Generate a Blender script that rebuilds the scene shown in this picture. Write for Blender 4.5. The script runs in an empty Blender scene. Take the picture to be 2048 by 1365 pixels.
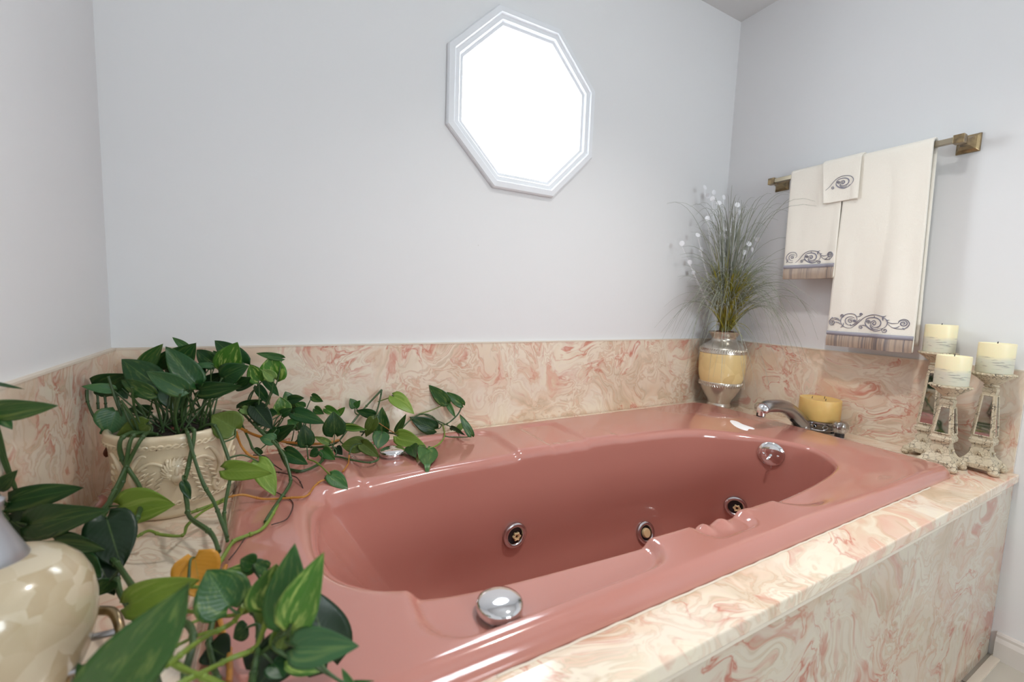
import bpy, bmesh, math, random
from mathutils import Vector, Matrix, noise
random.seed(7)
SC = bpy.context.scene
COL = SC.collection
PI = math.pi

# ------------------------------------------------------------------ camera
YAW, PITCH, ROLL, FPX = 0.4984646, -0.0946715, 0.0355377, 847.063
CAM = Vector((0.373797, -1.387455, 0.461984))
_ca, _sa, _cb, _sb = math.cos(YAW), math.sin(YAW), math.cos(PITCH), math.sin(PITCH)
FWD = Vector((_sa*_cb, _ca*_cb, _sb))
_r = Vector((_ca, -_sa, 0)); _u = _r.cross(FWD)
RIGHT = _r*math.cos(ROLL) + _u*math.sin(ROLL)
UP = _u*math.cos(ROLL) - _r*math.sin(ROLL)
cd = bpy.data.cameras.new('camera'); cam = bpy.data.objects.new('camera', cd); COL.objects.link(cam)
cd.sensor_width = 36.0; cd.lens = FPX/2048*36.0; cd.clip_start = 0.01
M3 = Matrix((RIGHT, UP, -FWD)).transposed()
cam.matrix_world = Matrix.Translation(CAM) @ M3.to_4x4()
cd.dof.use_dof = True; cd.dof.focus_distance = 1.25; cd.dof.aperture_fstop = 3.2
SC.camera = cam
def ray(px, py): return FWD + RIGHT*((px-1024)/FPX) - UP*((py-682.5)/FPX)
def at(px, py, d): return CAM + ray(px, py)*d                      # d = distance along the viewing axis
def on(px, py, ax, val):
    r = ray(px, py); return CAM + r*((val-CAM[ax])/r[ax])
def depth(p): return (p-CAM).dot(FWD)

# ------------------------------------------------------------------ light
SC.view_settings.view_transform = 'Standard'; SC.view_settings.look = 'None'
SC.view_settings.gamma = 1.0; SC.view_settings.use_curve_mapping = False
SC.view_settings.exposure = 0.74
W = bpy.data.worlds.new('sky'); SC.world = W; W.use_nodes = True
W.node_tree.nodes['Background'].inputs[0].default_value = (0.86, 0.95, 1.0, 1)
W.node_tree.nodes['Background'].inputs[1].default_value = 11.5
SC.cycles.max_bounces = 10; SC.cycles.diffuse_bounces = 6; SC.cycles.caustics_reflective = False; SC.cycles.caustics_refractive = False
SC.cycles.sample_clamp_indirect = 6.0
RX, HZ, FZ, YB = 2.3, 1.812, -0.5814, -3.3      # room width, ceiling, floor, wall behind the camera (deck top is z=0)
def area(name, loc, rot, sx, sy, power, color=(1,1,1), portal=False):
    l = bpy.data.lights.new(name, 'AREA'); l.shape = 'RECTANGLE'; l.size = sx; l.size_y = sy; l.energy = power; l.color = color
    if portal: l.cycles.is_portal = True
    o = bpy.data.objects.new(name, l); COL.objects.link(o); o.location = loc; o.rotation_euler = rot; return o
area('window_portal', (1.15, 0.11, 1.152), (-PI/2, 0, 0), 0.5, 0.5, 1, portal=True)
area('fill_window_portal', (1.25, YB-0.05, 0.86), (PI/2, 0, 0), .8, .8, 1, portal=True)

# ------------------------------------------------------------------ materials
def mat(name, col=(.8,.8,.8), rough=.5, metal=0, spec=.5, coat=0, sss=0):
    m = bpy.data.materials.new(name); m.use_nodes = True
    b = m.node_tree.nodes['Principled BSDF']
    b.inputs['Base Color'].default_value = (*col, 1); b.inputs['Roughness'].default_value = rough
    b.inputs['Metallic'].default_value = metal; b.inputs['Specular IOR Level'].default_value = spec
    b.inputs['Coat Weight'].default_value = coat; b.inputs['Coat Roughness'].default_value = .05
    b.inputs['Subsurface Weight'].default_value = sss; b.inputs['Subsurface Scale'].default_value = .01
    return m
class N:
    def __init__(s, m): s.t = m.node_tree; s.b = s.t.nodes['Principled BSDF']
    def n(s, ty, **k):
        x = s.t.nodes.new(ty)
        for a, v in k.items():
            if a.startswith('i_'):
                key = a[2:]; key = int(key) if key.isdigit() else key.replace('_', ' ')
                if hasattr(v, 'links') or isinstance(v, bpy.types.NodeSocket): s.t.links.new(v, x.inputs[key])
                else: x.inputs[key].default_value = v
            else: setattr(x, a, v)
        return x
    def l(s, a, b): s.t.links.new(a, b)
    def vm(s, op, a, b):
        return s.n('ShaderNodeVectorMath', operation=op, i_0=a, i_1=b).outputs[0]
    def m(s, op, a, b=0.0): return s.n('ShaderNodeMath', operation=op, i_0=a, i_1=b).outputs[0]
    def noise(s, vec, scale, detail=3, rough=.5, out='Fac', dist=0.0):
        return s.n('ShaderNodeTexNoise', i_Vector=vec, i_Scale=scale, i_Detail=detail, i_Roughness=rough, i_Distortion=dist).outputs[out]
    def ramp(s, fac, stops, interp='LINEAR'):
        r = s.n('ShaderNodeValToRGB', i_0=fac); r.color_ramp.interpolation = interp
        e = r.color_ramp.elements
        while len(e) < len(stops): e.new(.5)
        for q, (p, c) in zip(e, stops): q.position = p; q.color = (*c, 1) if len(c) == 3 else c
        return r.outputs[0]
    def mix(s, f, a, b, mode='MIX'):
        x = s.n('ShaderNodeMix', data_type='RGBA', blend_type=mode)
        for i, v in ((0, f), (6, a), (7, b)):
            if isinstance(v, bpy.types.NodeSocket): s.l(v, x.inputs[i])
            else: x.inputs[i].default_value = v if i == 0 else (*v, 1)
        return x.outputs[2]
    def bump(s, h, strength=.3, dist=.002):
        b = s.n('ShaderNodeBump', i_Height=h, i_Strength=strength, i_Distance=dist); s.l(b.outputs[0], s.b.inputs['Normal'])
def G(*c): return tuple((x/255/12.92 if x/255 < .04045 else ((x/255+.055)/1.055)**2.4) for x in c)

def marble(name, off=(0,0,0), red=1.0, rough=.12, dull=1.0, scale=1.0):
    m = mat(name, rough=rough, spec=.5); k = N(m)
    P = k.n('ShaderNodeNewGeometry').outputs['Position']
    P = k.vm('MULTIPLY', k.vm('ADD', P, off), (scale, scale, scale))
    def warp(v, sc, amt, det):
        c = k.vm('SUBTRACT', k.noise(v, sc, det, .5, 'Color'), (.5,.5,.5))
        return k.vm('ADD', v, k.vm('MULTIPLY', c, (amt, amt, amt)))
    a = warp(P, 2.6, .60, 2); a = warp(a, 6.0, .26, 3); a = warp(a, 13, .10, 3); a = warp(a, 40, .012, 2)
    f1 = k.noise(a, 3.4, 2, .45)
    cream, ivory, beige, pink, tan, red_c = G(239,227,205), G(236,222,205), G(228,200,174), G(228,184,164), G(204,180,152), G(204,112,92)
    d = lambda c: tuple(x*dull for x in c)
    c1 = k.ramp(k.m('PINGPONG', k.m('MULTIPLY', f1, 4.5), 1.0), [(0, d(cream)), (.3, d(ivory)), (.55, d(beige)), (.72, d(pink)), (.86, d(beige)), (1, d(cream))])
    f2 = k.noise(warp(a, 3.0, .4, 2), 2.7, 2, .5)
    c2 = k.ramp(k.m('PINGPONG', k.m('MULTIPLY', f2, 5.0), 1.0), [(0, d(cream)), (.45, d(ivory)), (.75, d(beige)), (1, d(tan))])
    c = k.mix(k.ramp(k.noise(P, 2.4, 1), [(.4, (0,0,0)), (.6, (1,1,1))]), c1, c2)
    fine = k.ramp(k.m('PINGPONG', k.m('MULTIPLY', f1, 38.0), 1.0), [(0, d(cream)), (.45, d(ivory)), (.75, d(tan)), (.9, d(beige)), (1, d(pink))])
    c = k.mix(k.m('MULTIPLY', k.ramp(k.noise(P, 5.0, 2), [(.35, (0,0,0)), (.6, (1,1,1))]), .65), c, fine)
    vein = k.m('ABSOLUTE', k.m('SUBTRACT', k.noise(a, 5.6, 4, .5), .5))
    vm = k.ramp(vein, [(0, (1,1,1)), (.012, (.5,.5,.5)), (.035, (0,0,0))])
    mask = k.ramp(k.noise(P, 3.6, 2), [(.47, (0,0,0)), (.62, (1,1,1))])
    patch = k.ramp(k.noise(a, 6.5, 3, .6), [(.60, (0,0,0)), (.70, (1,1,1))])
    fac = k.m('MULTIPLY', k.m('MAXIMUM', k.m('MULTIPLY', vm, mask), k.m('MULTIPLY', patch, .75)), .62*red)
    c = k.mix(fac, c, d(red_c))
    k.l(c, k.b.inputs['Base Color'])
    return m
M = {}
M['ledge'] = marble('cream_swirled_marble', (0,0,0), 1.2, .1, .97, 1.1)
M['panel'] = marble('shaded_panel_marble', (3.1,.4,1.7), 1.5, .12, .72, 1.0)  # same marble darkened, shade of the panel's front put into its colour
M['splash'] = marble('backsplash_marble', (1.3,2.2,.7), 1.35, .14, .94, 1.25)
M['splash_l'] = marble('left_backsplash_marble', (5.3,.2,2.7), 1.3, .14, .9, 1.0)
def wallmat(name, col):
    m = mat(name, col, .55, spec=.3); k = N(m)
    P = k.n('ShaderNodeNewGeometry').outputs['Position']
    k.bump(k.noise(P, 60, 4), .12, .001)
    sp = k.ramp(k.n('ShaderNodeTexVoronoi', i_Vector=P, i_Scale=7.0).outputs['Distance'], [(0, (1,1,1)), (.010, (1,1,1)), (.016, (0,0,0))])
    c = k.mix(k.m('MULTIPLY', sp, .35), col, G(150,140,130))
    k.l(c, k.b.inputs['Base Color']); return m
M['wall'] = wallmat('painted_wall', G(226,226,227))
M['ceil'] = mat('ceiling_paint', G(214,214,214), .8)
M['trim'] = mat('white_gloss_trim', G(230,232,236), .3)
M['base'] = mat('baseboard_paint', G(214,208,202), .35)
M['grout'] = mat('white_caulk', G(220,208,192), .6)
M['chrome'] = mat('chrome', (.78,.78,.8), .07, 1)
M['dullchrome'] = mat('brushed_chrome', (.42,.41,.42), .25, 1)
M['steel'] = mat('jet_steel', (.60,.56,.58), .22, 1)
M['black'] = mat('black_plastic_and_shade', (.012,.011,.012), .4)
M['dark'] = mat('jet_hole_shade', (.02,.02,.025), .5)
M['nozzle'] = mat('ivory_nozzle', G(222,196,150), .4)
M['pink'] = mat('pink_acrylic', G(181,121,109), .12, spec=.6, coat=.7)
M['residue'] = mat('white_residue', G(250,248,250), .5)
M['scale'] = mat('limescale', G(200,170,165), .4)
def tilemat():
    m = mat('floor_tile', G(190,184,172), .25); k = N(m)
    P = k.n('ShaderNodeNewGeometry').outputs['Position']
    P2 = k.vm('ADD', P, (.02,.06,0))
    br = k.n('ShaderNodeTexBrick', i_Vector=P2, offset=0.0, i_Scale=1.0)
    br.inputs['Color1'].default_value = (*G(196,190,178),1); br.inputs['Color2'].default_value = (*G(188,182,170),1)
    br.inputs['Mortar'].default_value = (*G(120,112,104),1); br.inputs['Mortar Size'].default_value = .004
    br.inputs['Brick Width'].default_value = .3; br.inputs['Row Height'].default_value = .3
    c = k.mix(k.m('MULTIPLY', k.noise(P, 8, 4), .3), br.outputs[0], G(170,160,146))
    k.l(c, k.b.inputs['Base Color']); return m
M['tile'] = tilemat()
def brassmat():
    m = mat('antique_brass', (.32,.23,.12), .28, 1); k = N(m)
    P = k.n('ShaderNodeNewGeometry').outputs['Position']
    k.l(k.ramp(k.noise(P, 40, 3), [(.3, (.16,.12,.08)), (.6, (.42,.31,.17))]), k.b.inputs['Base Color']); return m
M['brass'] = brassmat()
M['brassbar'] = mat('satin_brass_bar', (.40,.34,.25), .3, 1)
def glassmat(name, rough=.03, f=.1, tint=(1,1,1)):
    m = bpy.data.materials.new(name); m.use_nodes = True; t = m.node_tree
    t.nodes.clear(); o = t.nodes.new('ShaderNodeOutputMaterial'); mx = t.nodes.new('ShaderNodeMixShader')
    tr = t.nodes.new('ShaderNodeBsdfTransparent'); g = t.nodes.new('ShaderNodeBsdfGlossy')
    g.inputs['Roughness'].default_value = rough; tr.inputs[0].default_value = (*tint, 1)
    mx.inputs[0].default_value = f; t.links.new(tr.outputs[0], mx.inputs[1]); t.links.new(g.outputs[0], mx.inputs[2])
    t.links.new(mx.outputs[0], o.inputs[0]); return m
M['pane'] = glassmat('window_glass', .02, .06)
M['acrylic'] = glassmat('clear_acrylic', .05, .35, (.86,.84,.82))

# ------------------------------------------------------------------ object helpers
def tag(o, label=None, cat=None, group=None, kind=None):
    if label: o['label'] = label
    if cat: o['category'] = cat
    if group: o['group'] = group
    if kind: o['kind'] = kind
    return o
def empty(name, loc, label=None, cat=None, group=None, rz=0):
    o = bpy.data.objects.new(name, None); COL.objects.link(o); o.location = loc; o.rotation_euler[2] = rz
    o.empty_display_size = .05
    return tag(o, label, cat, group)
def obj(name, bm, m, parent=None, smooth=True, world=True, sub=0, bev=0, solid=0, ang=40):
    me = bpy.data.meshes.new(name)
    bmesh.ops.recalc_face_normals(bm, faces=bm.faces)
    for f in bm.faces: f.smooth = smooth
    bm.to_mesh(me); bm.free()
    o = bpy.data.objects.new(name, me); COL.objects.link(o)
    for x in (m if isinstance(m, (list, tuple)) else [m]): me.materials.append(x)
    if smooth and ang < 180: me.set_sharp_from_angle(angle=math.radians(ang))
    if parent is not None:
        o.parent = parent
        if world:
            bpy_inv = world_of(parent).inverted(); o.matrix_parent_inverse = bpy_inv
    if solid: s = o.modifiers.new('s', 'SOLIDIFY'); s.thickness = solid; s.offset = 0
    if bev: b = o.modifiers.new('b', 'BEVEL'); b.width = bev; b.segments = 3; b.limit_method = 'ANGLE'
    if sub: s = o.modifiers.new('u', 'SUBSURF'); s.levels = sub; s.render_levels = sub
    return o
def world_of(o):
    m = Matrix.LocRotScale(o.location, o.rotation_euler, o.scale)
    return (world_of(o.parent) @ o.matrix_parent_inverse @ m) if o.parent else m
def box(bm, x0, x1, y0, y1, z0, z1, mi=0, T=None):
    vs = [bm.verts.new((x, y, z)) for x in (x0, x1) for y in (y0, y1) for z in (z0, z1)]
    if T is not None:
        for v in vs: v.co = T @ v.co
    for q in ((0,1,3,2),(4,6,7,5),(0,4,5,1),(2,3,7,6),(0,2,6,4),(1,5,7,3)):
        f = bm.faces.new([vs[i] for i in q]); f.material_index = mi
    return vs
def loft(bm, rings, closed=True, cap0=False, cap1=False, mi=0):
    R = [[bm.verts.new(p) for p in r] for r in rings]
    n = len(R[0])
    for a, b in zip(R, R[1:]):
        for i in range(n if closed else n-1):
            j = (i+1) % n
            f = bm.faces.new((a[i], a[j], b[j], b[i])); f.material_index = mi
    if cap0: bm.faces.new(R[0][::-1]).material_index = mi
    if cap1: bm.faces.new(R[-1]).material_index = mi
    return R
def lathe(bm, prof, c=(0,0,0), n=48, cap0=True, cap1=True, ax='Z', T=None, mi=0):
    c = Vector(c); rings = []
    for r, z in prof:
        ring = []
        for i in range(n):
            a = 2*PI*i/n; p = Vector((r*math.cos(a), r*math.sin(a), z))
            if T is not None: p = T @ p
            ring.append(p + c)
        rings.append(ring)
    return loft(bm, rings, True, cap0, cap1, mi)
def crom(pts, n=8, closed=False):
    P = [Vector(p) for p in pts]; out = []
    L = len(P)
    if L < 3 and not closed:
        return [P[0].lerp(P[1], i/n) for i in range(n+1)]
    rng = range(L if closed else L-1)
    for i in rng:
        if closed: p0, p1, p2, p3 = P[i-1], P[i], P[(i+1) % L], P[(i+2) % L]
        else: p0, p1, p2, p3 = P[max(i-1,0)], P[i], P[i+1], P[min(i+2,L-1)]
        for k in range(n):
            t = k/n
            out.append(.5*((2*p1) + (p2-p0)*t + (2*p0-5*p1+4*p2-p3)*t*t + (3*p1-p0-3*p2+p3)*t**3))
    if not closed: out.append(P[-1])
    return out
def tube(bm, pts, r, n=8, rf=None, cap=True, flat=1.0, upv=None, mi=0, closed=False):
    rings = []; L = len(pts); prev = None
    for i, p in enumerate(pts):
        if closed: t = pts[(i+1) % L]-pts[i-1]
        else: t = pts[min(i+1,L-1)]-pts[max(i-1,0)]
        if t.length < 1e-9: t = Vector((0,0,1))
        t.normalize()
        if prev is None:
            ref = upv if upv is not None else (Vector((0,0,1)) if abs(t.z) < .9 else Vector((1,0,0)))
            s = t.cross(ref).normalized()
        else: s = (prev - t*prev.dot(t)).normalized()
        prev = s; u = s.cross(t)
        rr = r*(rf(i/(L-1)) if rf else 1)
        rings.append([p + s*(rr*math.cos(2*PI*k/n)) + u*(rr*flat*math.sin(2*PI*k/n)) for k in range(n)])
    if closed: rings.append(rings[0])
    loft(bm, rings, True, cap and not closed, cap and not closed, mi)
def ball(bm, c, rx, ry, rz, n=12, T=None):
    c = Vector(c); r = bmesh.ops.create_uvsphere(bm, u_segments=n, v_segments=max(6, n*2//3), radius=1)
    for v in r['verts']:
        p = Vector((v.co.x*rx, v.co.y*ry, v.co.z*rz))
        if T is not None: p = T @ p
        v.co = p + c
def struct(name, bm, m, **k):
    o = obj(name, bm, m, **k); o['kind'] = 'structure'; return o
def new(): return bmesh.new()

# ------------------------------------------------------------------ room shell
T_ = .12
bm = new(); box(bm, -T_, RX+T_, YB-T_, .15, FZ-.1, FZ); struct('floor', bm, M['tile'], smooth=False)
bm = new(); box(bm, -T_, RX+T_, YB-T_, .15, HZ, HZ+.1); struct('ceiling', bm, M['ceil'], smooth=False)
bm = new(); box(bm, -T_, 0, YB-T_, .12, FZ, HZ); struct('wall_left', bm, M['wall'], smooth=False)
bm = new(); box(bm, RX, RX+T_, YB-T_, .12, FZ, HZ); struct('wall_right', bm, M['wall'], smooth=False)
WC = (1.15, 1.152); AP = .298
def octv(ap): 
    r = ap/math.cos(PI/8); return [(WC[0]+r*math.cos(PI/8+i*PI/4), WC[1]+r*math.sin(PI/8+i*PI/4)) for i in range(8)]
def holed_wall(name, x0, x1, z0, z1, y, th, hole, m):
    bm = new()
    def lp(pts): 
        vs = [bm.verts.new((x, y, z)) for x, z in pts]
        return [bm.edges.new((vs[i], vs[(i+1) % len(vs)])) for i in range(len(vs))]
    es = lp([(x0,z0),(x1,z0),(x1,z1),(x0,z1)]) + lp(hole)
    bmesh.ops.triangle_fill(bm, edges=es, use_beauty=True)
    r = bmesh.ops.extrude_face_region(bm, geom=list(bm.faces))
    bmesh.ops.translate(bm, vec=(0, th, 0), verts=[g for g in r['geom'] if isinstance(g, bmesh.types.BMVert)])
    return struct(name, bm, m, smooth=False)
holed_wall('wall_back', 0, RX, FZ, HZ, 0, T_, octv(.262), M['wall'])
holed_wall('wall_front', 0, RX, FZ, HZ, YB, -T_, [(.85,.46),(1.65,.46),(1.65,1.26),(.85,1.26)], M['wall'])
# octagonal window
win = empty('window_1', (WC[0], 0, WC[1])); win['kind'] = 'structure'
win['label'] = 'octagonal white framed window glowing with daylight high on the back wall'
prof = [(.298,-.001),(.298,-.014),(.294,-.019),(.276,-.021),(.272,-.015),(.270,-.013),(.258,-.013),(.254,-.008),(.252,-.004),(.243,-.004),(.240,.004),(.238,.034),(.262,.034)]
bm = new(); loft(bm, [[(x, yy, z) for x, z in octv(ap)] for ap, yy in prof]); obj('window_frame', bm, M['trim'], win, smooth=False)
bm = new(); loft(bm, [[(x, yy, z) for x, z in octv(ap)] for ap, yy in ((.26,.036),(.26,.042))], cap0=True, cap1=True); obj('window_pane', bm, M['pane'], win, smooth=False)
win2 = empty('fill_window', (1.25, YB, .86)); win2['kind'] = 'structure'  # added opening behind the camera, lets in fill daylight
bm = new()
for a in ((.79,1.71,1.26,1.32),(.79,1.71,.40,.46),(.79,.85,.46,1.26),(1.65,1.71,.46,1.26),(1.24,1.26,.46,1.26)): box(bm, a[0], a[1], YB-.03, YB+.015, a[2], a[3])
obj('window_frame', bm, M['trim'], win2, smooth=False, bev=.004)
bm = new(); box(bm, .85, 1.65, YB-.05, YB-.045, .46, 1.26); obj('window_pane', bm, M['pane'], win2, smooth=False)
# baseboard of the right wall
def base_prof(x, s, ya, yb, name):
    bm = new(); pr = [(0,FZ),(.014,FZ),(.014,FZ+.055),(.011,FZ+.062),(.008,FZ+.068),(.008,FZ+.076),(.004,FZ+.082),(0,FZ+.083)]
    loft(bm, [[(x+s*a, y, z) for a, z in pr] for y in (ya, yb)], cap0=True, cap1=True); struct(name, bm, M['base'], smooth=False)
base_prof(RX, -1, -1.046, YB+.01, 'baseboard_right'); base_prof(0, 1, -1.046, YB+.01, 'baseboard_left')
bm = new(); box(bm, .0, RX, -1.062, -1.043, FZ, FZ+.006); struct('trim_1', bm, M['grout'], smooth=False)
# caulk line where the backsplash meets the wall paint
SH = .307
bm = new()
box(bm, .011, RX-.011, -.0125, -.001, SH, SH+.004); box(bm, .0, .0125, -1.03, -.001, SH, SH+.004); box(bm, RX-.0125, RX, -1.03, -.001, SH, SH+.004)
struct('trim_2', bm, M['grout'], smooth=False)

LPX, LPY = 1.3, -.98  # unseen spot and fixture, added to fill the alcove from overhead
lampo = empty('added_fill_light', (LPX, LPY, HZ), 'added unseen round ceiling fill light over the bathtub', 'added fill light')
bm = new(); lathe(bm, [(.062,HZ-.001),(.085,HZ-.001),(.088,HZ-.005),(.080,HZ-.008),(.064,HZ-.005),(.062,HZ-.001)], (LPX,LPY,0), 40, cap0=False, cap1=False); obj('fill_light_rim', bm, M['trim'], lampo)
LL = bpy.data.lights.new('fill_spot', 'SPOT'); LL.energy = 42; LL.color = (1, .97, .93); LL.spot_size = 2.15; LL.spot_blend = 1.0; LL.shadow_soft_size = .06
lo = bpy.data.objects.new('fill_spot', LL); COL.objects.link(lo); lo.location = (LPX, LPY, HZ-.02)

# ------------------------------------------------------------------ marble tub surround
sur = empty('tub_surround', (1.15, -.52, FZ), 'cream and pink swirled marble surround boxed in around the bathtub', 'tub surround')
LE = -1.042
TX0, TX1, TY0, TY1 = .272, 2.086, -.962, -.098
bm = new()
hx0, hx1, hy0, hy1 = TX0+.03, TX1-.03, TY0+.03, TY1-.03
vs_o = [(.001,LE),(RX-.001,LE),(RX-.001,-.001),(.001,-.001)]; vs_i = [(hx0,hy0),(hx1,hy0),(hx1,hy1),(hx0,hy1)]
for z0, z1 in ((-.026, 0),):
    A = [[bm.verts.new((x,y,z)) for x,y in L] for L in (vs_o, vs_i) for z in (z0, z1)]
    ob, ot, ib, it = A
    for i in range(4):
        j = (i+1) % 4
        bm.faces.new((ot[i],ot[j],it[j],it[i])); bm.faces.new((ob[i],ob[j],ib[j],ib[i]))
        bm.faces.new((ob[i],ob[j],ot[j],ot[i])); bm.faces.new((ib[i],ib[j],it[j],it[i]))
obj('ledge', bm, M['ledge'], sur, smooth=False, bev=.004)
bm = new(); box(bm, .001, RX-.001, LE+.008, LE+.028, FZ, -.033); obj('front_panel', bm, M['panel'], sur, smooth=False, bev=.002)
bm = new(); box(bm, .001, RX-.14, LE+.0015, LE+.02, -.0325, -.0265)
tag(obj('caulk_strip', bm, M['grout'], sur, smooth=False), 'pale caulk joint under the ledge')
bm = new(); box(bm, .001, RX-.001, -.011, -.001, .0005, SH); tag(obj('marble_backsplash', bm, M['splash'], smooth=False), 'long swirled pink marble backsplash along the wall under the window', 'backsplash')
bm = new(); box(bm, .001, .011, -1.03, -.011, .0005, SH); tag(obj('marble_backsplash', bm, M['splash_l'], smooth=False), 'red-streaked marble backsplash behind the potted pothos', 'backsplash')
bm = new(); box(bm, RX-.011, RX-.001, -1.03, -.011, .0005, SH); tag(obj('marble_backsplash', bm, M['splash'], smooth=False), 'marble backsplash behind the candlesticks, under the towels', 'backsplash')
bm = new()
for x0, x1 in ((.02, 2.27),): tube(bm, [Vector((x0+(x1-x0)*i/40, TY1+.001, .001)) for i in range(41)], .003, 6)
tube(bm, [Vector((.6+1.3*i/60, TY0-.002+.0008*math.sin(i*2.3), .001)) for i in range(61)], .0017, 6)
obj('caulk_bead', bm, M['grout'], sur)

# ------------------------------------------------------------------ bathtub
tub = empty('whirlpool_bathtub', (1.18, -.53, 0), 'dusty pink acrylic whirlpool bathtub with moulded rim set into the marble surround', 'bathtub')
RZ = .031
K = 1.15
inn = [(.340,-.40),(.338,-.50),(.345,-.57),(.364,-.632),(.405,-.680),(.455,-.706),(.54,-.727),(.73,-.743),(.90,-.752),(1.09,-.755),(1.25,-.751),(1.42,-.733),(1.54,-.707),(1.60,-.665),(1.632,-.61),(1.630,-.55),(1.59,-.45),(1.53,-.375),(1.45,-.330),(1.33,-.308),(1.12,-.296),(.90,-.296),(.70,-.300),(.52,-.305),(.415,-.315),(.366,-.340)]
inn = crom([(x*K, y*K, 0) for x, y in inn], 14, True)
CX, CY = 1.15, -.58
def polar_sample(loop, n):
    # intersect rays from the centre with a closed polyline
    out = []; m = len(loop); ang = [math.atan2(p[1]-CY, p[0]-CX) for p in loop]
    for k in range(n):
        a = ANG[k]; best = None; dx, dy = math.cos(a), math.sin(a)
        for i in range(m):
            p, q = loop[i], loop[(i+1) % m]
            ex, ey = q[0]-p[0], q[1]-p[1]; den = dx*ey-dy*ex
            if abs(den) < 1e-12: continue
            t = ((p[0]-CX)*ey-(p[1]-CY)*ex)/den; s = ((p[0]-CX)*dy-(p[1]-CY)*dx)/den
            if t > 0 and -1e-6 <= s <= 1+1e-6 and (best is None or t < best): best = t
        out.append((CX+dx*best, CY+dy*best))
    return out
def rrect(x0, x1, y0, y1, rs, n=10):
    out = []
    for (cx, cy, a0, r) in ((x1-rs[0], y1-rs[0], 0, rs[0]), (x0+rs[1], y1-rs[1], PI/2, rs[1]), (x0+rs[2], y0+rs[2], PI, rs[2]), (x1-rs[3], y0+rs[3], 1.5*PI, rs[3])):
        for i in range(n+1):
            a = a0+PI/2*i/n; out.append((cx+r*math.cos(a), cy+r*math.sin(a)))
    return out
# angles with even spacing along the inner opening
_tot = 520
_pts = inn; _len = [0]
for i in range(len(_pts)): _len.append(_len[-1]+(_pts[(i+1) % len(_pts)]-_pts[i]).length)
ANG = []
for k in range(_tot):
    s = _len[-1]*k/_tot
    i = max(j for j in range(len(_pts)) if _len[j] <= s); t = (s-_len[i])/(_len[i+1]-_len[i])
    p = _pts[i].lerp(_pts[(i+1) % len(_pts)], t); ANG.append(math.atan2(p.y-CY, p.x-CX))
outer = polar_sample(rrect(TX0, TX1, TY0, TY1, (.10,.06,.06,.036)), _tot)
inner = polar_sample([(p.x, p.y) for p in inn], _tot)
bot = polar_sample(rrect(.78, 1.80, -.795, -.43, (.10,.12,.12,.10)), _tot)
def sm(a, b, x):
    t = min(1, max(0, (x-a)/(b-a))); return t*t*(3-2*t)
def rrd(x, y, x0, x1, y0, y1, r):            # signed distance to rounded rectangle
    cx, cy = (x0+x1)/2, (y0+y1)/2; qx = abs(x-cx)-(x1-x0)/2+r; qy = abs(y-cy)-(y1-y0)/2+r
    return math.hypot(max(qx,0), max(qy,0))+min(max(qx,qy),0)-r
def gs(x, c, s): return math.exp(-((x-c)/s)**2)
def rimdz(x, y):
    z = 0
    for m in (0, 1):
        q = 1.0 if m == 0 else .55
        if m: Y = y; a0, a1 = -.40, -.165; e = -.345
        else: Y = y; a0, a1 = -.918, -.70; e = -.85
        if (m == 0 and y > -.62) or (m == 1 and y < -.62): continue
        lo, hi = (-.918, -.5) if m == 0 else (-.7, -.145)
        z -= q*.017*(1-sm(-.012, .010, rrd(x, y, .535, .968, lo, hi, .06)))
        lo2, hi2 = (-.912, -.5) if m == 0 else (-.7, -.15)
        z -= q*.011*(1-sm(-.010, .008, rrd(x, y, 1.083, 1.225, lo2, hi2, .035)))
        ed = gs(y, -.864 if m == 0 else -.352, .017)
        z += q*ed*(.010*gs(x, 1.112, .014)+.010*gs(x, 1.165, .017)+.003*gs(x, 1.245, .02))
    d = min(x-TX0, TX1-x, y-TY0, TY1-y)
    w_ = .035*sm(1.40, 1.62, x)
    z -= .010*(1-sm(-.02-w_, .014+w_*.6, rrd(x, y, 1.345, 2.6, -.915, .3, .10)))*(1-sm(1.80, 2.0, x))*(1-sm(-.45, -.25, y))
    return z
rings = []
def ring(pts, zf): rings.append([(p[0], p[1], zf(p) if callable(zf) else zf) for p in pts])
def inset(pts, d):   # move toward inside along normal
    n = len(pts); out = []
    for i in range(n):
        a, b = pts[i-1], pts[(i+1) % n]; tx, ty = b[0]-a[0], b[1]-a[1]; L = math.hypot(tx, ty) or 1
        nx, ny = -ty/L, tx/L
        if nx*(CX-pts[i][0])+ny*(CY-pts[i][1]) < 0: nx, ny = -nx, -ny
        out.append((pts[i][0]+nx*d, pts[i][1]+ny*d))
    return out
ring(inset(outer, .02), -.003); ring(outer, -.001); ring(outer, .004)
for t in (.15,.3,.45,.6,.75,.88,1.0):
    ring(inset(outer, .020*(1-math.cos(t*PI/2))+.006*t), .004+(RZ-.004)*math.sin(t*PI/2)**1.15)
o2 = inset(outer, .030)
NR = 54
for i in range(0, NR+1):
    t = i/NR; pts = [(a[0]+(b[0]-a[0])*t, a[1]+(b[1]-a[1])*t) for a, b in zip(o2, inner)]
    ring(pts, lambda p: RZ+rimdz(p[0], p[1]))
dz_in = [rimdz(*p) for p in inner]
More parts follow.
